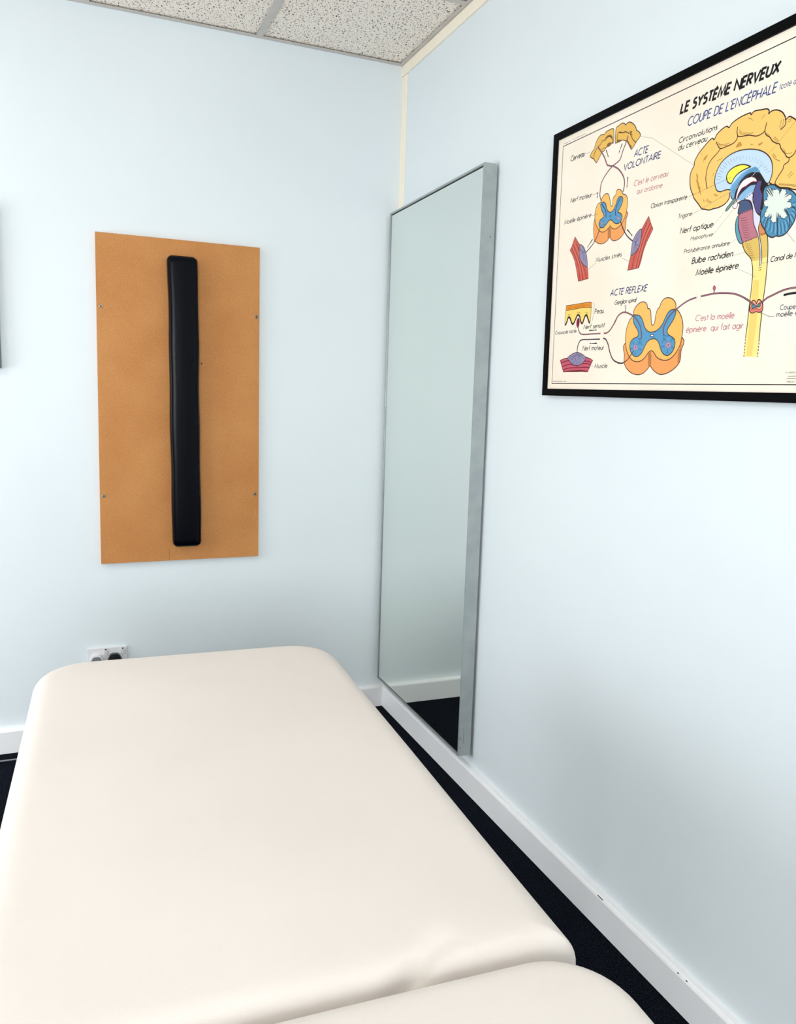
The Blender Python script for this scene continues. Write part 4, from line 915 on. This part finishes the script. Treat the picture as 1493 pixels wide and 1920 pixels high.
for u, v in ((0.03, MH-0.075), (MW-0.05, MH-0.075), (0.03, 0.06), (MW-0.05, 0.06)):
    b = bmesh.new(); box(b, u, u+0.025, v, v+0.03, -MD-0.0028, -MD+0.004); obj('wall_bracket', b, M_black, mir)

# ------------------------------------------------------------------ padded board on the back wall
def mdf():
    m = noise_mat('mdf_board', srgb(189, 127, 70), srgb(198, 138, 80), 5, 0.62, detail=5, spec=0.3)
    tc = N(m, 'ShaderNodeTexCoord'); n = N(m, 'ShaderNodeTexNoise'); n.inputs['Scale'].default_value = 230; n.inputs['Detail'].default_value = 4
    r = N(m, 'ShaderNodeValToRGB'); r.color_ramp.elements[0].position = 0.35; r.color_ramp.elements[1].position = 0.68
    r.color_ramp.elements[0].color = (0.89, 0.87, 0.85, 1); r.color_ramp.elements[1].color = (1.10, 1.08, 1.05, 1)
    mx = N(m, 'ShaderNodeMix', data_type='RGBA', blend_type='MULTIPLY'); mx.inputs['Factor'].default_value = 1.0
    old = BS(m).inputs['Base Color'].links[0].from_socket
    L(m, tc.outputs['Object'], n.inputs['Vector']); L(m, n.outputs['Fac'], r.inputs['Fac'])
    L(m, old, mx.inputs['A']); L(m, r.outputs['Color'], mx.inputs['B']); L(m, mx.outputs['Result'], BS(m).inputs['Base Color'])
    return m
M_mdf = mdf()
M_pencil = mat('pencil_mark', srgb(150, 92, 44), 0.8)
M_vinyl = noise_mat('black_vinyl', (0.0010, 0.0014, 0.0035, 1), (0.0014, 0.0018, 0.0042, 1), 10, 0.25, 0.12, 60, spec=0.10, dist=0.002)
M_screw = mat('screw_steel', srgb(150, 130, 105), 0.4, metal=0.6)
brd = thing('padded_board', 'brown fibreboard with a long black upright pad screwed to the back wall', 'wall board', (-0.88, -0.001, 0.7072))
def bx(x): return x+0.88
def bz(z): return z-0.7072
b = bmesh.new()
prism(b, [(bx(-1.1822), bz(0.7068)), (bx(-0.5828), bz(0.7076)), (bx(-0.5828), bz(1.9168)), (bx(-1.1752), bz(1.9175))], 'y', -0.018, 0)
box(b, bx(-0.9333), bx(-0.9318), -0.0182, -0.018, 0.002, bz(0.752), mi=1)
cyl(b, (bx(-0.805), -0.018, bz(1.469)), 0.0030, (0, 1, 0), 0.0006, 12, mi=2)
box(b, bx(-0.618), bx(-0.611), -0.0182, -0.018, bz(0.8650), bz(0.8665), mi=1)
obj('backboard', b, [M_mdf, M_pencil, M_dark], brd)
b = bmesh.new()
Z0, Z1, nz, ns = 0.7685, 1.8540, 60, 28
rings = []
for i in range(nz+1):
    t = i/nz; e = 0.5-0.5*math.cos(PI*t); e = 0.55*e+0.45*t
    z = Z0+(Z1-Z0)*e
    dz = min(z-Z0, Z1-z); k = 1.0 if dz > 0.02 else 0.80+0.20*math.sqrt(max(0, 1-(1-dz/0.02)**2))
    cx = -0.8765+0.0075*(1-e)+0.0016*math.sin(z*9)*e
    w = (0.0535+0.0009*math.sin(z*21+1))*(k if dz < 0.02 else 1); dp = 0.050*(k if dz < 0.02 else 1)
    ring = []
    for s in range(ns):
        a = 2*PI*s/ns; c, sn = math.cos(a), math.sin(a)
        px = math.copysign(abs(c)**0.34, c)*w; py = math.copysign(abs(sn)**0.34, sn)*dp/2
        ring.append(b.verts.new((bx(cx+px), -0.018-dp/2+py, bz(z))))
    rings.append(ring)
for i in range(nz):
    for s in range(ns): b.faces.new((rings[i][s], rings[i][(s+1) % ns], rings[i+1][(s+1) % ns], rings[i+1][s]))
b.faces.new(rings[0][::-1]); b.faces.new(rings[-1])
bmesh.ops.recalc_face_normals(b, faces=b.faces[:])
obj('cushion', b, M_vinyl, brd, True)
for x, z in ((-1.162, 1.659), (-0.594, 1.657), (-1.167, 0.966), (-0.597, 0.963)):
    b = bmesh.new(); cyl(b, (bx(x), -0.0187, bz(z)), 0.0078, (0, -1, 0), 0.0014, 20, r2_=0.0062); cyl(b, (bx(x), -0.0195, bz(z)), 0.0032, (0, 1, 0), 0.0012, 12, mi=1)
    obj('screw', b, [M_screw, M_dark], brd)

# ------------------------------------------------------------------ double socket behind the couch, with two plugs
M_plastic = mat('white_plastic', (0.74, 0.73, 0.74, 1), 0.3)
M_greypl = mat('grey_plastic', srgb(120, 122, 126), 0.35)
M_blackpl = mat('black_plastic', (0.010, 0.010, 0.012, 1), 0.35)
sk = thing('wall_socket', 'white double power socket low on the back wall behind the couch', 'socket', (-1.168, 0, 0.3315))
b = bmesh.new(); box(b, -0.073, 0.073, -0.0095, 0, -0.043, 0.043, bev=0.003); obj('face_plate', b, M_plastic, sk)
for x in (-0.006, 0.056):
    b = bmesh.new(); prism(b, [(-0.0095, 0.015), (-0.0135, 0.015), (-0.0165, 0.033), (-0.0095, 0.036)], 'x', x-0.0065, x+0.0065)
    box(b, x-0.003, x+0.003, -0.0150, -0.0090, 0.0335, 0.0375, mi=1)
    obj('rocker_switch', b, [M_plastic, M_blackpl], sk)
def plug(name, label, x, m1, m2):
    t = thing(name, label, 'plug', (x, -0.0095, 0.3315-0.008))
    b = bmesh.new()
    pts = [(-0.024, -0.022), (0.024, -0.022), (0.024, 0.008), (0.016, 0.024), (0.008, 0.0275), (-0.008, 0.0275), (-0.016, 0.024), (-0.024, 0.008)]
    prism(b, pts, 'y', -0.020, 0); obj('plug_body', b, m1, t)
    b = bmesh.new(); prism(b, [(p[0]*0.82, p[1]*0.82) for p in pts], 'y', -0.026, -0.020); obj('plug_cap', b, m2, t)
    b = bmesh.new(); tube(b, [(0, -0.014, -0.020), (0, -0.016, -0.06), (0.005, -0.02, -0.14), (0.01, -0.018, -0.24), (0.02, -0.030, -0.312), (0.03, -0.045, -0.3195)], 0.0034)
    obj('power_cord', b, M_greypl, t, True)
plug('power_plug', 'white and grey plug in the left half of the double socket', -1.168-0.040, M_plastic, M_greypl)
plug('power_plug', 'black plug in the right half of the double socket', -1.168+0.026, M_blackpl, M_blackpl)
b = bmesh.new(); tube(b, [(-1.10, -0.14, 0.0033), (-1.25, -0.105, 0.0033), (-1.40, -0.092, 0.0033), (-1.52, -0.0905, 0.0033), (-1.75, -0.088, 0.0033), (-2.1, -0.082, 0.0033), (-2.5, -0.080, 0.0033)], 0.0030)
tag(obj('cable', b, M_greypl, None, True), 'thin grey cable lying on the dark carpet along the back skirting', 'cable')

# ------------------------------------------------------------------ board whose edge shows at the left of the photograph
M_teal = mat('dark_teal_edge', srgb(58, 84, 88), 0.5)
M_pin = noise_mat('pale_board_face', srgb(190, 198, 200), srgb(200, 207, 208), 8, 0.7)
pb = thing('wall_picture', 'framed panel with a dark teal edge on the back wall at the far left edge', 'picture', (-1.82, 0, 1.425))
b = bmesh.new(); frame_ring(b, 0.65, 0.55, 0.02, 0.0, 0.026)
for v in b.verts: v.co = Vector((v.co.x-0.325, -v.co.z, v.co.y))
bmesh.ops.recalc_face_normals(b, faces=b.faces[:])
obj('picture_frame', b, M_teal, pb)
b = bmesh.new(); box(b, -0.306, 0.306, -0.016, -0.004, 0.019, 0.531); obj('panel', b, M_pin, pb)

# ------------------------------------------------------------------ framed wall chart
PW, PH, FWD = 1.10, 0.7055, 0.0190
lean = math.radians(0.764)
pu = Vector((0, -1, 0)); pv = Vector((-math.sin(lean), 0, math.cos(lean))); pn = Vector((-math.cos(lean), 0, -math.sin(lean)))
chart = thing('wall_chart', 'black framed anatomy chart of brain and spinal cord titled LE SYSTÈME NERVEUX', 'poster')
chart.matrix_world = Matrix(((pu.x, pv.x, pn.x, -0.0200), (pu.y, pv.y, pn.y, -1.1847), (pu.z, pv.z, pn.z, 1.3903), (0, 0, 0, 1)))
M_frame = mat('black_frame', (0.001, 0.001, 0.0015, 1), 0.5, spec=0.05)
b = bmesh.new(); frame_ring(b, PW, PH, FWD, -0.0185, 0.0)
bmesh.ops.bevel(b, geom=[e for e in b.edges if e.calc_length() > 0.1], offset=0.0008, segments=2, affect='EDGES')
obj('chart_frame', b, M_frame, chart)
b = bmesh.new(); box(b, 0.010, PW-0.010, 0.010, PH-0.010, -0.012, -0.0062); obj('backing_board', b, M_black, chart)
M_cglass = M_pane.copy(); M_cglass.name = 'picture_glass'
for n in M_cglass.node_tree.nodes:
    if n.type == 'FRESNEL': n.inputs['IOR'].default_value = 1.22
b = bmesh.new(); box(b, FWD-0.004, PW-FWD+0.004, FWD-0.004, PH-FWD+0.004, -0.0026, -0.0014); obj('picture_glass', b, M_cglass, chart)

INK = dict(black=(22, 20, 24), line=(52, 26, 30), grey=(92, 86, 82), blue=(88, 152, 192), navy=(48, 56, 110), pink=(196, 132, 138), slate=(62, 66, 84),
    ochre=(232, 184, 92), brown=(140, 92, 46), plum=(74, 30, 48), rose=(170, 112, 124), rose2=(200, 92, 112), cord=(249, 188, 100), cordside=(240, 160, 92), cordshade=(190, 120, 66),
    ink=(42, 38, 66), mauve=(190, 150, 178), crimson=(140, 26, 60), muscle=(204, 92, 78), maroon=(112, 24, 34), salmon=(230, 130, 110), purple=(150, 142, 172), violet=(72, 60, 100),
    skinlow=(246, 214, 116), skintop=(236, 152, 50), rust=(170, 84, 28), olive=(150, 108, 52), olive2=(196, 142, 66), darkbrown=(44, 22, 20), bulb=(222, 188, 98), tube=(255, 226, 138), tubemid=(252, 208, 116),
    brain=(253, 200, 112), pale=(196, 218, 236), mid=(108, 168, 208), mid2=(140, 186, 218), steel=(120, 144, 166), deep=(52, 92, 132), yellow=(254, 244, 84), white=(246, 240, 238), red=(200, 60, 80),
    darkblue=(72, 88, 124), indigo=(82, 76, 130), teal=(92, 158, 178), pons=(190, 118, 132), mauvedark=(120, 66, 84), orange=(214, 140, 84), lav=(222, 220, 238), cereb=(78, 140, 176), cerebhi=(128, 184, 208), cerebdk=(40, 92, 132),
    arbor=(226, 232, 222), tealgrey=(112, 158, 156), corddeep=(222, 122, 112), cordpink=(248, 176, 132), bluegrey=(92, 128, 150), tealx=(90, 150, 160))
INK['blue_text'] = (44, 70, 132)
paper = noise_mat('chart_paper', srgb(246, 232, 213), srgb(251, 239, 223), 5, 0.85, detail=3, spec=0.2)
names = list(INK); mats = [paper]+[mat('ink_'+n, srgb(*INK[n]), 0.85, spec=0.2) for n in names]
MI = {n: i+1 for i, n in enumerate(names)}
pm = bmesh.new(); LAY = [0]
BASE, STEP = -0.0060, 0.000002
def layer(c=None):
    if c is None or c != LAY[-1]: LAY[0] += 1; LAY.append(c)
    return BASE+STEP*LAY[0]
def smooth_pts(p, closed, n=4):
    if len(p) < 3: return p
    out = []; q = len(p)
    for i in range(q if closed else q-1):
        if closed: a, b_, c, d = p[(i-1) % q], p[i], p[(i+1) % q], p[(i+2) % q]
        else: a, b_, c, d = p[max(i-1, 0)], p[i], p[i+1], p[min(i+2, q-1)]
        for k in range(n):
            t = k/n
            out.append(tuple(0.5*((2*b_[j])+(-a[j]+c[j])*t+(2*a[j]-5*b_[j]+4*c[j]-d[j])*t*t+(-a[j]+3*b_[j]-3*c[j]+d[j])*t**3) for j in (0, 1)))
    if not closed: out.append(p[-1])
    return out
UMAX, VMIN, VMAX = PW-FWD-0.002, FWD+0.001, PH-FWD-0.001
def poly(p, mi):
    z = layer(mi)
    vs = [pm.verts.new((min(x, UMAX), y, z)) for x, y in p]
    for t in tessellate_polygon([[v.co for v in vs]]):
        try: f = pm.faces.new([vs[k] for k in t])
        except ValueError: continue
        f.material_index = mi
        f.normal_update()
        if f.normal.z < 0: f.normal_flip()
def ribbon(p, w, mi, closed=False, z=None):
    q = [p[0]]
    for c in p[1:]:
        if math.hypot(c[0]-q[-1][0], c[1]-q[-1][1]) > 1e-6: q.append(c)
    if closed and len(q) > 2 and math.hypot(q[0][0]-q[-1][0], q[0][1]-q[-1][1]) < 1e-6: q.pop()
    n = len(q)
    if n < 2: return
    z = layer(mi) if z is None else z
    A, B = [], []
    for i in range(n):
        i0, i1 = ((i-1) % n, (i+1) % n) if closed else (max(i-1, 0), min(i+1, n-1))
        d0 = (q[i][0]-q[i0][0], q[i][1]-q[i0][1]); d1 = (q[i1][0]-q[i][0], q[i1][1]-q[i][1])
        if d0 == (0, 0): d0 = d1
        if d1 == (0, 0): d1 = d0
        l0, l1 = math.hypot(*d0) or 1, math.hypot(*d1) or 1
        n0, n1 = (-d0[1]/l0, d0[0]/l0), (-d1[1]/l1, d1[0]/l1)
        m_ = (n0[0]+n1[0], n0[1]+n1[1]); lm = math.hypot(*m_)
        if lm < 0.3: m_ = n1; s = 1
        else: m_ = (m_[0]/lm, m_[1]/lm); s = min(1/max(lm/2, 0.3), 2.0)
        h = w/2*s
        A.append(pm.verts.new((min(q[i][0]+m_[0]*h, UMAX), q[i][1]+m_[1]*h, z))); B.append(pm.verts.new((min(q[i][0]-m_[0]*h, UMAX), q[i][1]-m_[1]*h, z)))
    for i in range(n if closed else n-1):
        j = (i+1) % n
        f = pm.faces.new((B[i], B[j], A[j], A[i])); f.material_index = mi
        f.normal_update()
        if f.normal.z < 0: f.normal_flip()
def dashed(p, w, mi, on, off):
    z = layer(mi); t = 0.0; cur = [p[0]]; draw = True; need = on
    for i in range(len(p)-1):
        a, c = p[i], p[i+1]; l = math.hypot(c[0]-a[0], c[1]-a[1]); pos = 0.0
        while l-pos > need:
            pos += need; k = pos/l; pt = (a[0]+(c[0]-a[0])*k, a[1]+(c[1]-a[1])*k)
            if draw: ribbon(cur+[pt], w, mi, False, z)
            draw = not draw; cur = [pt]; need = on if draw else off
        need -= l-pos; cur.append(c)
    if draw and len(cur) > 1: ribbon(cur, w, mi, False, z)

# paper and printed border
for f in [pm.faces.new([pm.verts.new((x, y, BASE)) for x, y in ((0.012, 0.012), (PW-0.012, 0.012), (PW-0.012, PH-0.012), (0.012, PH-0.012))])]: f.material_index = 0
bo = [(0.0404, 0.0338), (PW-0.0404, 0.0345), (PW-0.0404, 0.6665), (0.0404, 0.6662)]
ribbon(bo, 0.0021, MI['black'], True); LAY[0] = 8
MM = 0.00092          # nominal stroke unit
for ln in ART.strip().split('\n'):
    hd, pt = ln.split('|'); hd = hd.split()
    p = [tuple(int(v)/20000 for v in c.split(',')) for c in pt.split()]
    k, c = hd[0], MI[hd[1]]
    if k == 'F': poly(smooth_pts(p, True) if hd[2] == '1' else p, c)
    elif k == 'P':
        z = layer(); vs = [pm.verts.new((x, y, z)) for x, y in p]
        for i in range(1, len(vs)):
            f = pm.faces.new((vs[0], vs[i], vs[i+1 if i+1 < len(vs) else 1])); f.material_index = c; f.normal_update()
            if f.normal.z < 0: f.normal_flip()
    elif k == 'C': ribbon(smooth_pts(p, True) if hd[3] == '1' else p, float(hd[2])*MM, c, True)
    elif k == 'S': ribbon(smooth_pts(p, False) if hd[3] == '1' else p, float(hd[2])*MM, c)
    elif k == 'D': dashed(p, float(hd[2])*MM, c, float(hd[3])*0.0009, float(hd[4])*0.0009)
    elif k == 'A':
        w = float(hd[2])*MM; (x0, y0), (x1, y1) = p[0], p[-1]
        if len(p) > 2: ribbon(smooth_pts(p, False), w*1.6, c); continue
        l = math.hypot(x1-x0, y1-y0); dx, dy = (x1-x0)/l, (y1-y0)/l; nx, ny = -dy, dx; hl = min(0.0065, l*0.4)
        bx_, by_ = x1-dx*hl, y1-dy*hl
        poly([(x0+nx*w*.9, y0+ny*w*.9), (bx_+nx*w*.35, by_+ny*w*.35), (bx_+nx*w*1.0, by_+ny*w*1.0), (x1, y1), (bx_-nx*w*1.0, by_-ny*w*1.0), (bx_-nx*w*.35, by_-ny*w*.35), (x0-nx*w*.9, y0-ny*w*.9)], c)

# single-stroke geometric lettering: cap height 1, x-height 0.64
def arc(cx, cy, rx, ry, a0, a1, n=14): return [(cx+rx*math.cos(math.radians(a0+(a1-a0)*k/n)), cy+ry*math.sin(math.radians(a0+(a1-a0)*k/n))) for k in range(n+1)]
X_ = 0.64; R_ = 0.32
bowl = lambda cx: arc(cx, R_, 0.30, R_, 0, 360, 20)
GL = {
 'A': (0.80, [[(0, 0), (0.4, 1), (0.8, 0)], [(0.14, 0.33), (0.66, 0.33)]]),
 'B': (0.55, [[(0, 0), (0, 1), (0.26, 1)]+arc(0.26, 0.76, 0.22, 0.24, 90, -90)+[(0, 0.52)], [(0.26, 0.52)]+arc(0.26, 0.26, 0.28, 0.26, 90, -90)+[(0, 0)]]),
 'C': (0.80, [arc(0.5, 0.5, 0.5, 0.5, 52, 308, 22)]),
 'D': (0.72, [[(0, 0), (0, 1), (0.22, 1)]+arc(0.22, 0.5, 0.5, 0.5, 90, -90, 18)+[(0, 0)]]),
 'E': (0.50, [[(0.5, 1), (0, 1), (0, 0), (0.5, 0)], [(0, 0.52), (0.46, 0.52)]]),
 'F': (0.48, [[(0.48, 1), (0, 1), (0, 0)], [(0, 0.52), (0.44, 0.52)]]),
 'G': (0.92, [arc(0.5, 0.5, 0.5, 0.5, 48, 360, 24)+[(0.56, 0.5)]]),
 'H': (0.66, [[(0, 0), (0, 1)], [(0.66, 0), (0.66, 1)], [(0, 0.52), (0.66, 0.52)]]),
 'I': (0.0, [[(0, 0), (0, 1)]]),
 'L': (0.46, [[(0, 1), (0, 0), (0.46, 0)]]),
 'M': (0.90, [[(0, 0), (0.12, 1), (0.45, 0.12), (0.78, 1), (0.90, 0)]]),
 'N': (0.72, [[(0, 0), (0, 1), (0.72, 0), (0.72, 1)]]),
 'O': (0.98, [arc(0.49, 0.5, 0.49, 0.5, 0, 360, 26)]),
 'P': (0.52, [[(0, 0), (0, 1), (0.25, 1)]+arc(0.25, 0.74, 0.27, 0.26, 90, -90)+[(0, 0.48)]]),
 'R': (0.55, [[(0, 0), (0, 1), (0.25, 1)]+arc(0.25, 0.74, 0.27, 0.26, 90, -90)+[(0, 0.48)], [(0.22, 0.48), (0.55, 0)]]),
 'S': (0.50, [arc(0.25, 0.76, 0.22, 0.24, 40, 250, 12)+arc(0.25, 0.27, 0.25, 0.27, 70, -140, 14)]),
 'T': (0.56, [[(0, 1), (0.56, 1)], [(0.28, 1), (0.28, 0)]]),
 'U': (0.62, [[(0, 1), (0, 0.31)]+arc(0.31, 0.31, 0.31, 0.31, 180, 360)+[(0.62, 1)]]),
 'V': (0.74, [[(0, 1), (0.37, 0), (0.74, 1)]]),
 'X': (0.70, [[(0, 0), (0.68, 1)], [(0.02, 1), (0.70, 0)]]),
 'Y': (0.66, [[(0, 1), (0.33, 0.48), (0.66, 1)], [(0.33, 0.48), (0.33, 0)]]),
 'a': (0.60, [bowl(0.30), [(0.60, X_), (0.60, 0)]]),
 'b': (0.60, [bowl(0.30), [(0, 1), (0, 0)]]),
 'c': (0.50, [arc(0.30, R_, 0.30, R_, 50, 310, 16)]),
 'd': (0.60, [bowl(0.30), [(0.60, 1.05), (0.60, 0)]]),
 'e': (0.60, [[(0.0, R_+0.02), (0.60, R_+0.02)]+arc(0.30, R_, 0.30, R_, 4, 318, 18)]),
 'f': (0.30, [arc(0.30, 0.84, 0.16, 0.18, 80, 180, 6)+[(0.14, 0)], [(0, X_), (0.30, X_)]]),
 'g': (0.60, [bowl(0.30), [(0.60, X_), (0.60, -0.08)]+arc(0.30, -0.08, 0.30, 0.24, 0, -150, 10)]),
 'h': (0.48, [[(0, 1.05), (0, 0)], arc(0.24, 0.40, 0.24, 0.24, 180, 0)+[(0.48, 0)]]),
 'i': (0.0, [[(0, 0), (0, X_)], [(0, 0.84), (0, 0.94)]]),
 'l': (0.0, [[(0, 0), (0, 1.05)]]),
 'm': (0.80, [[(0, X_), (0, 0)], arc(0.20, 0.42, 0.20, 0.22, 180, 0)+[(0.40, 0)], arc(0.60, 0.42, 0.20, 0.22, 180, 0)+[(0.80, 0)]]),
 'n': (0.46, [[(0, X_), (0, 0)], arc(0.23, 0.41, 0.23, 0.23, 180, 0)+[(0.46, 0)]]),
 'o': (0.62, [arc(0.31, R_, 0.31, R_, 0, 360, 20)]),
 'p': (0.60, [bowl(0.30), [(0, X_), (0, -0.30)]]),
 'q': (0.60, [bowl(0.30), [(0.60, X_), (0.60, -0.30)]]),
 'r': (0.28, [[(0, X_), (0, 0)], arc(0.24, 0.40, 0.24, 0.22, 180, 72, 8)]),
 's': (0.36, [arc(0.18, 0.475, 0.15, 0.155, 40, 250, 10)+arc(0.18, 0.165, 0.18, 0.165, 70, -140, 12)]),
 't': (0.30, [[(0.15, 0.92), (0.15, 0)], [(0, X_), (0.30, X_)]]),
 'u': (0.46, [[(0, X_), (0, 0.23)]+arc(0.23, 0.23, 0.23, 0.23, 180, 360)+[(0.46, X_)], [(0.46, 0.3), (0.46, 0)]]),
 'v': (0.48, [[(0, X_), (0.24, 0), (0.48, X_)]]),
 'x': (0.46, [[(0, 0), (0.44, X_)], [(0.02, X_), (0.46, 0)]]),
 'y': (0.48, [[(0, X_), (0.24, 0)], [(0.48, X_), (0.10, -0.30)]]),
 "'": (0.04, [[(0.04, 1.02), (0.0, 0.78)]]), '-': (0.26, [[(0, 0.34), (0.26, 0.34)]]), '1': (0.20, [[(0, 0.84), (0.2, 1), (0.2, 0)]]), '°': (0.18, [arc(0.09, 0.88, 0.09, 0.10, 0, 360, 10)]),
 '(': (0.16, [arc(0.34, 0.42, 0.34, 0.62, 125, 235, 8)]), ')': (0.16, [arc(-0.18, 0.42, 0.34, 0.62, 55, -55, 8)]), ' ': (0.26, []),
}
ACC = {'é': ('e', 'a'), 'è': ('e', 'g'), 'ë': ('e', 'd'), 'É': ('E', 'a'), 'È': ('E', 'g'), 'ô': ('o', 'c')}
def glyph(ch):
    if ch in ACC:
        bs, ac = ACC[ch]; w, st = GL[bs]; y = 0.76 if bs.islower() else 1.10; m_ = w/2
        ex = {'a': [[(m_-0.04, y), (m_+0.10, y+0.17)]], 'g': [[(m_+0.04, y), (m_-0.10, y+0.17)]], 'd': [[(m_-0.12, y+0.04), (m_-0.12, y+0.14)], [(m_+0.12, y+0.04), (m_+0.12, y+0.14)]], 'c': [[(m_-0.14, y), (m_, y+0.15), (m_+0.14, y)]]}[ac]
        return w, st+ex
    return GL[ch]
SP = 0.20
def adv(s): return sum(glyph(c)[0] for c in s)+SP*(len(s)-1)
TZ = BASE+STEP*4
TXC = dict(blue='blue_text', grey='grey')
for s, (x0, y0, x1, y1, xt, yt), col, wt, pre in TEXT:
    cap = math.hypot(0, yt-y0); sl = min(max((xt-x0)/(yt-y0), 0.05), 0.30)
    k = (x1-x0)/adv(pre or s); ky = (y1-y0)/adv(pre or s); x = 0.0; z = TZ
    for ch in s:
        w, st = glyph(ch)
        for pl_ in st:
            pp = [(x0+(x+a)*k+c*cap*sl, y0+(x+a)*ky+c*cap) for a, c in pl_]
            if max(q[0] for q in pp) < UMAX: ribbon(pp, wt*1.45*cap, MI[TXC.get(col, col)], False, z)
        x += w+SP
obj('printed_sheet', pm, mats, chart)
